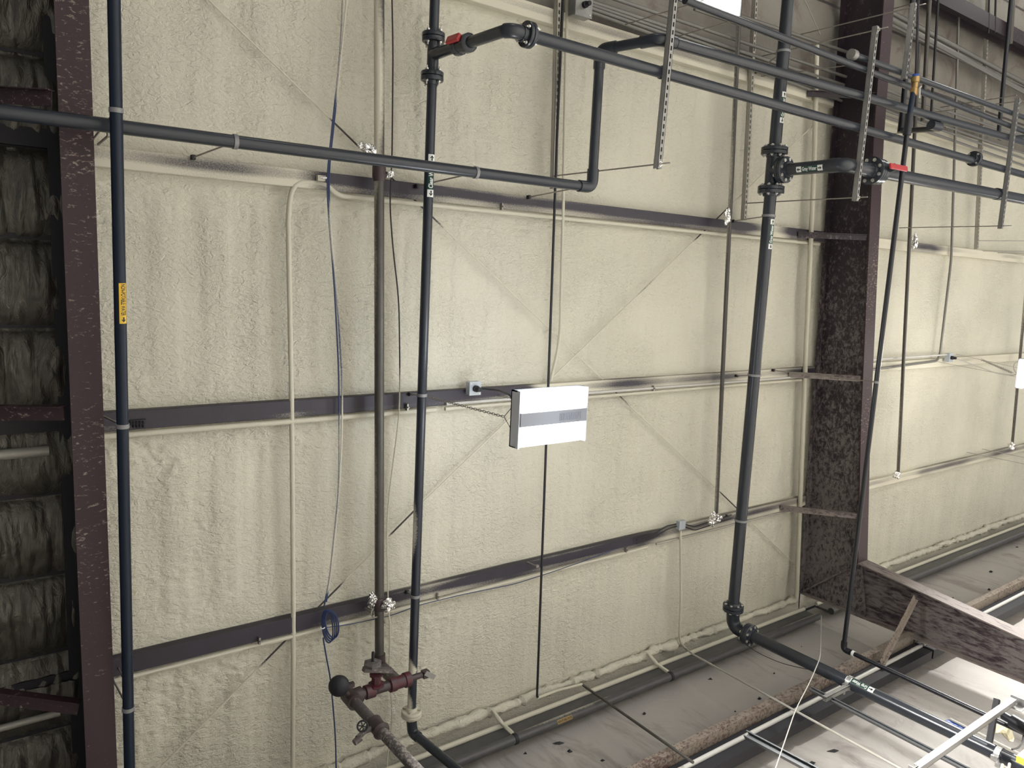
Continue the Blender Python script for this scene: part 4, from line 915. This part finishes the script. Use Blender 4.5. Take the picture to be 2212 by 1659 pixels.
# ------------------------------------------------------------------ eave pipes along the wall corner
ex0, ex1 = .62, rafx(3.7) - .12
def eave(x0, x1, z, y, r, m, label, **k):
    return tag(MB().tube(dense([Vector((x0, y, z)), Vector((x1, y, z))], .08), r, 16, **k).build('eave_pipe', m), label, 'pipe')
eA = PZ(1100, 1561, .10); eB = PZ(1100, 1601, .30)
m_eave = sprayed('dark_eave_pipe', (.05, .05, .055), .45, .1, base2=(.10, .098, .095), lo=.4, hi=.8, sc=40)
for (x0, x1, nm, shift) in ((ex0, ex1, 'left of the dusty column', 0), (rafx(3.7) + .14, 16.5, 'beyond the dusty column', 0)):
    eave(x0, x1, eA.z, eA.y, .022, m_cream, 'foam coated pipe along the roof corner, ' + nm, wob=.03)
    eave(x0, x1, eB.z, eB.y, .040, m_eave, 'larger dull pipe just below the foamed one, ' + nm, fo=sp((0, -.6, 1), 61, -.02, .8))
    mb = MB(); mb.box(((x0 + x1) / 2, eA.y + .03, ZP - .19), (x1 - x0, .03, .22)); tag(mb.build('eave_shade_channel', m_eave), kind='structure')  # dark channel face standing in for the shadow band between the eave pipes
for (x, y, nm) in ((1110, 1573, 'left one'), (1447, 1424, 'right one')):
    p = PZ(x, y, .28); p.y = eB.y; p.z = eB.z; t = root('pipe_bracket', p, 'foam coated bracket holding the roof corner pipes, ' + nm, 'bracket', 'brackets on the roof corner pipes')
    collar(t, p, (1, 0, 0), .040, .03, m_blackg, 'strap', 1.15)
    MB().tube(dense([p + Vector((-.0, -.03, .03)), p + Vector((-.02, -.06, .16)), p + Vector((-.05, -.14, .27))], .03), .018, 8, wob=.15).build('arm', m_cream, t)
# foam roll lump along the eave
random.seed(9)
for (x0, x1, nm) in ((.7, ex1, 'left of the dusty column'), (rafx(3.7) + .2, 16, 'beyond the dusty column')):
    n = int((x1 - x0) / .03); pts = [Vector((x0 + (x1 - x0) * i / n, eA.y - .09 + .03 * float(vn(i * .13, 1, 2)), ZP + .04 - .02 * float(vn(i * .2, 5, 2)))) for i in range(n + 1)]
    rs = [.018 + .030 * float(vn(i * .9, 3, 8)) + .016 * float(vn(i * .31, 7, 9)) for i in range(n + 1)]
    o = MB().tube(pts, rs, 12, wob=.22).build('foam_bead', m_foam); tag(o, 'lumpy bead of spray foam along the roof corner, ' + nm, 'foam bead')
# ------------------------------------------------------------------ struts and clutter on the wall side
def wstrut(a, c, m, label, down=(0, -1, 0), name='wall_strut', W=.041, slots=False, parent=None):
    b = MB(); strut_mesh(b, a, c, down=down, slots=slots, W=W, Hh=W); o = b.build(name, m, parent)
    return o if parent is not None else tag(o, label, 'strut channel')
ys = Gb.y + .05
a = PYp(1752, 1490, ys); wstrut(a, PYp(2120, 1681, ys), m_strutd, 'long upright strut channel on the wall, left of the thick riser', (.6, .8, 0), W=.036)
a = PYp(1613, 1590, 3.7); wstrut(a, PYp(1850, 1716, 3.7), m_strutd, 'strut channel low at the bottom edge crossing the rusty girt', (.6, .8, 0), W=.055)
a = PYp(1786, 1512, ys - .04); c = PYp(1840, 1478, ys - .04); c = Vector((c.x, c.y, a.z)); t = root('riser_support', a, 'short strut with bright clamp holding the thick riser to the wall', 'pipe support')
b = MB(); strut_mesh(b, a, c, down=(0, 0, -1), slots=False); b.build('strut', m_strut, t)
pR = onGd(1836); collar(t, pR, dGd, rH, .035, m_galv, 'clamp', 1.12)
b = MB(); b.cyl(pR + Vector((-.08, 0, -.02)), pR + Vector((-.16, .04, -.04)), .008, 8); b.box(pR + Vector((-.08, 0, 0)), (.03, .03, .04)); b.build('clamp_bolt', m_galv, t)
pR2 = onGd(2158); t = root('riser_support', pR2, 'bright clamp on the thick riser at the bottom right corner', 'pipe support')
collar(t, pR2, dGd, rH, .04, m_galv, 'clamp', 1.15)
b = MB(); b.cyl(pR2 + Vector((-.07, -.0, -.02)), pR2 + Vector((-.13, .02, -.05)), .009, 8); b.box(pR2 + Vector((-.075, 0, 0)), (.035, .035, .05)); b.box(pR2 + Vector((-.12, .02, -.04)), (.03, .03, .03)); b.build('clamp_bolt', m_galv, t)
yq = 3.28
a = PYp(1996, 1668, yq); c = PYp(2188, 1514, yq); zc = (a.z + c.z) / 2; a.z = c.z = zc
t = root('pipe_stand', (a + c) / 2, 'bright shiny strut standing off the wall at the bottom right with end brackets', 'pipe stand')
wstrut(a, c, m_strutw, '', (0, -.0, -1), 'front_strut', .045, False, t)
for p, nm in ((a, 'left'), (c, 'right')):
    b = MB(); b.box(p + Vector((0, .04, 0)), (.10, .006, .12)); b.box(p + Vector((-.05 if nm == 'left' else .05, .01, 0)), (.006, .07, .12)); b.build('end_bracket', m_galv, t)
pu = PYp(2160, 1512, yq + .1); pd = PYp(2142, 1612, yq + .42); b = MB(); strut_mesh(b, pu, pd, down=(0, 0, -1), slots=False); b.build('side_strut', m_blackg, t)
# cloth, black fitting, yellow piece, blue strap
def sheet(name, pts, th, m, label, cat, amp=.012, seed=1):
    mb_ = MB(); n = len(pts); random.seed(seed)
    a = [Vector(p) for p in pts]; nn = (a[1] - a[0]).cross(a[2] - a[0]).normalized(); cen = sum(a, Vector()) / n
    ring = []; 
    for r_ in (1, .66, .33):
        ring.append([cen.lerp(p, r_) + nn * (random.uniform(-amp, amp)) for p in a])
    vs = []
    for s in (0, 1):
        for rg in ring: vs += [p + nn * th * s for p in rg]
        vs.append(cen + nn * th * s)
    fs = []; K = 3 * n + 1
    for s in (0, 1):
        o = s * K
        for r_ in range(2):
            for k in range(n): fs.append((o + r_ * n + k, o + r_ * n + (k + 1) % n, o + (r_ + 1) * n + (k + 1) % n, o + (r_ + 1) * n + k))
        for k in range(n): fs.append((o + 2 * n + k, o + 2 * n + (k + 1) % n, o + 3 * n))
    for k in range(n): fs.append((k, (k + 1) % n, K + (k + 1) % n, K + k))
    mb_.add(vs, fs, False); return tag(mb_.build(name, m), label, cat)
sheet('cloth_strip', [PYp(x, y, 3.42) for x, y in ((2152, 1565), (2166, 1566), (2178, 1572), (2186, 1580), (2191, 1594), (2189, 1602), (2180, 1600), (2172, 1590), (2163, 1583), (2150, 1586))], .006, m_tape, 'torn beige tape wrapped on the dark side strut at bottom right', 'tape')
b = MB(); p = PYp(2192, 1560, 3.45); e = PYp(2212, 1572, 3.45); ax = (e - p).normalized(); b.cyl(p - ax * .1, p + ax * .6, .035, 14); b.cyl(p - ax * .02, p + ax * .14, .055, 16); b.cyl(p + ax * .02, p + ax * .02 + Vector((-.05, 0, -.10)), .02, 10)
tag(b.build('pipe_fitting', m_black), 'black pipe fitting at the right edge near the bottom right corner', 'fitting')
tl('wire_loop', [PYp(x, y, 3.5) for x, y in ((2186, 1619), (2200, 1616), (2208, 1604), (2212, 1585), (2225, 1570))], .007, m_clamp, 'grey flexible wire curving above the bottom right corner', 'wire', rad=.06)
b = MB(); p = PYp(2216, 1636, 3.35); b.box(p, (.16, .05, .07), basis(PYp(2240, 1615, 3.35) - p)); o = b.build('yellow_tool', m_bright); tag(o, 'small yellow piece cut off at the bottom right corner', 'tool')
for k, (x, y) in enumerate(((2166, 1652), (2181, 1650))):
    b = MB(); p = PYp(x, y, 3.4); b.cyl(p, PYp(x - 8, y + 40, 3.4), .010, 10); tag(b.build('yellow_rod', m_tape), 'short pale yellow rod end at the bottom edge, ' + ('left' if k == 0 else 'right') + ' of the pair', 'rod')
sheet('blue_strap', [PYp(x, y, 3.93) for x, y in ((2041, 1557), (2050, 1553), (2064, 1557), (2080, 1567), (2094, 1579), (2088, 1582), (2070, 1573), (2056, 1565))], .006, m_bluet, 'blue strap lying behind the thick riser at bottom right', 'strap', .004)
line_pipe('wall_conduit', PYp(2052, 1553, 3.92), PYp(2330, 1693, 3.92), .012, m_white, 'thin white conduit behind the thick riser at bottom right', cat='conduit')
# rusty brace from the column web to the girt
a, c = PXp(1976, 1290, 8.16), PYp(1903, 1432, 3.74)
b = MB(); ax, u, v = basis(c - a); b.box((a + c) / 2, ((c - a).length, .07, .006), (ax, u, v)); b.box((a + c) / 2 + u * .035, ((c - a).length, .006, .06), (ax, u, v)); tag(b.build('column_brace', m_girt), 'rust mottled angle brace between the column web and the wall girt', 'brace')
# dark debris caught in the wall liner
random.seed(21)
for k, (x, y, s, nm) in enumerate(((1222, 1603, .05, 'largest clump, low near the eave pipes'), (1240, 1620, .03, 'below the largest clump'), (1130, 1627, .012, 'left of the largest clump'), (1308, 1638, .035, 'long torn patch right of the largest clump'), (1392, 1546, .015, 'just right of the dark conduit'), (1641, 1514, .02, 'left one of the pair above the rusty girt'), (1650, 1524, .02, 'right one of the pair above the rusty girt'), (1675, 1524, .014, 'tiny triangle above the rusty girt'), (1592, 1537, .012, 'tiny pair left of the pale conduit'), (1534, 1471, .02, 'beside the pale conduit near the eave'), (1673, 1457, .014, 'below the drooping dark cord'), (1731, 1398, .010, 'tiny one under the thick riser'),
        (1805, 1632, .05, 'drooping clump near the bottom edge'), (1752, 1655, .03, 'at the bottom edge'), (2064, 1293, .03, 'beyond the column near the girt'), (2135, 1275, .03, 'beyond the column above the bright conduit'), (2142, 1237, .03, 'short dark slit beyond the column'), (2195, 1180, .04, 'at the right edge under the foam'), (1880, 1487, .02, 'under the drooping liner right of the riser clamp'))):
    p = PYp(x, y, YW - .02); p = PYp(x, y, float(wall_y(5)(p.x, p.z)) - .004); b = MB()
    for q in range(1):
        s = s * 1.6
        cpt = p + Vector((random.uniform(-s, s), random.uniform(-.01, .01), random.uniform(-s, s) * .8)); st = []
        nn_ = 7
        for j in range(nn_):
            a = 2 * math.pi * j / nn_; rr = s * random.uniform(.25, 1) * (.9 if q == 0 else .6); st.append(cpt + Vector((math.cos(a) * rr, 0, math.sin(a) * rr * .45 + math.cos(a) * rr * -.4)))
        top = cpt + Vector((0, -.02, 0)); bot = cpt + Vector((0, .03, 0)); vs = st + [top, bot]
        b.add(vs, [(j, (j + 1) % nn_, nn_) for j in range(nn_)] + [((j + 1) % nn_, j, nn_ + 1) for j in range(nn_)])
    tag(b.build('debris_clump', m_blackg), 'dark debris caught on the wall liner, ' + nm, 'debris', 'debris on the wall liner')
# ------------------------------------------------------------------ lettering
def wrap_label(parent, p0, axd, n0, r, text, size, colr, back=None, length=None, width=None, arrows=None, spacing=1.0):
    axd = Vector(axd).normalized(); n = (Vector(n0) - axd * axd.dot(Vector(n0))).normalized(); up_ = n.cross(axd).normalized()
    def W(x, y, d): a = y / r; return Vector(p0) + axd * x + (n * math.cos(a) + up_ * math.sin(a)) * (r + d)
    def patch(x0, x1, y0, y1, d, m, name, par):
        b = MB(); vs = []; nx = 2; ny = 8
        for i in range(nx + 1):
            for j in range(ny + 1): vs.append(W(x0 + (x1 - x0) * i / nx, y0 + (y1 - y0) * j / ny, d))
        b.add(vs, [(i * (ny + 1) + j, (i + 1) * (ny + 1) + j, (i + 1) * (ny + 1) + j + 1, i * (ny + 1) + j + 1) for i in range(nx) for j in range(ny)], True)
        return b.build(name, m, par)
    par = parent
    cu = bpy.data.curves.new('txt', 'FONT'); cu.body = text; cu.size = size; cu.align_x = 'CENTER'; cu.align_y = 'CENTER'; cu.space_character = spacing; cu.resolution_u = 3; cu.offset = size * .022
    to = bpy.data.objects.new('txt', cu); COL.objects.link(to); dg = bpy.context.evaluated_depsgraph_get(); dg.update()
    me = to.evaluated_get(dg).to_mesh(); bm_ = bmesh.new(); bm_.from_mesh(me)
    for yy in np.arange(-size * .6, size * .6, size * .09):
        bmesh.ops.bisect_plane(bm_, geom=bm_.verts[:] + bm_.edges[:] + bm_.faces[:], plane_co=(0, yy, 0), plane_no=(0, 1, 0))
    vs = [tuple(v.co) for v in bm_.verts]; bm_.verts.index_update(); fs = [tuple(v.index for v in p.verts) for p in bm_.faces]; bm_.free()
    wid = max(v[0] for v in vs) - min(v[0] for v in vs)
    to.evaluated_get(dg).to_mesh_clear(); bpy.data.objects.remove(to); bpy.data.curves.remove(cu)
    L = length or wid * 1.08
    if back: par = patch(-L / 2, L / 2, -width / 2, width / 2, .0012, back, 'label', parent); ORG[par.name] = ORG[parent.name]
    k = min(1, L * .94 / wid) if length and not arrows else (min(1, (L - size * 1.5) / wid) if arrows else 1)
    b = MB(); b.add([W(v[0] * k, v[1], .0022) for v in vs], fs); b.build('lettering', colr, par)
    return W, par, patch, wid
def arrow(W, par, cx, s, m, sg=1):
    b = MB(); pts = [(-.5, -.12), (.0, -.12), (.0, -.38), (.5, 0), (.0, .38), (.0, .12), (-.5, .12)]
    b.add([W(cx + sg * x * s, y * s, .0045) for x, y in pts], [(0, 1, 5, 6), (2, 3, 4)]); b.build('arrow', m, par)
def facing(p, axd, ang):
    v = Vector((0, 0, CAMZ)) - Vector(p); axd = Vector(axd).normalized(); v = (v - axd * v.dot(axd)).normalized()
    return Matrix.Rotation(ang, 3, axd) @ v
# yellow label on the blue black pipe
p = onA(654); n = facing(p, dA, math.radians(-28)); ln = (onA(698) - onA(611)).length
W, par, patch, wid = wrap_label(tA, p, dA, n, rA, 'NON-POTABLE WATER', .026, m_blk, m_yel, ln, .036)
b = par.children[0]; ORG_ = ORG[par.name]
me = b.data
bpy.data.objects.remove(b)
W, par2, patch, wid = wrap_label(par, p - dA * ln * .09, dA, n, rA, 'NON-POTABLE WATER', .030, m_blk, None, ln * .83)
arrow(W, par, ln * .09 + ln * .40, .026, m_blk)
def green_label(tr, A, B, y0, y1, axd, r, text, ang, size, key='y', flip=1):
    a = onp(A, B, **{key: y0}); c = onp(A, B, **{key: y1}); p = (a + c) / 2; L = (c - a).length; d = (c - a).normalized()
    n = facing(p, d, ang); W, par, patch, wid = wrap_label(tr, p, d, n, r, text, size, m_wlet, m_green, L, size * 1.15, arrows=True)
    for s in (-1, 1):
        patch(s * L / 2 - size * .55, s * L / 2 + size * .55, -size * .55, size * .55, .0018, m_wlet, 'label_end', par); arrow(W, par, s * L / 2, size * .8, m_blk, s)
    return par
green_label(tD, D0, D1, 418, 343, dD, rD, 'Clear Water', math.radians(28), .046)
green_label(tG, G0, G1, 262, 207, dG, rH, 'Gray Water', math.radians(48), .044)
green_label(tG, G0, G1, 532, 480, dG, rH, 'Gray Water', math.radians(48), .044)
ba, bb = Tg - Z * .2, Vector((Tg.x, Tg.y, zI))
green_label(tG, ba, bb, 1733, 1779, -Z, rH, 'Gray Water', math.radians(8), .046, 'x')
green_label(tG, Gb + dn * .15, Ge, 1884, 1836, dGd, rH, 'Gray Water', math.radians(30), .046, 'x')
# label on the eave pipe
p = Vector((PZ(1216, 1533, .30).x, eB.y, eB.z)); n = facing(p, (1, 0, 0), math.radians(10))
t_e = [o for o in bpy.data.objects if o.name.startswith('eave_pipe')][1]
wrap_label(t_e, p, (1, 0, 0), n, .041, 'NON POTABLE WATER', .028, m_blk, m_orl, .17, .036)
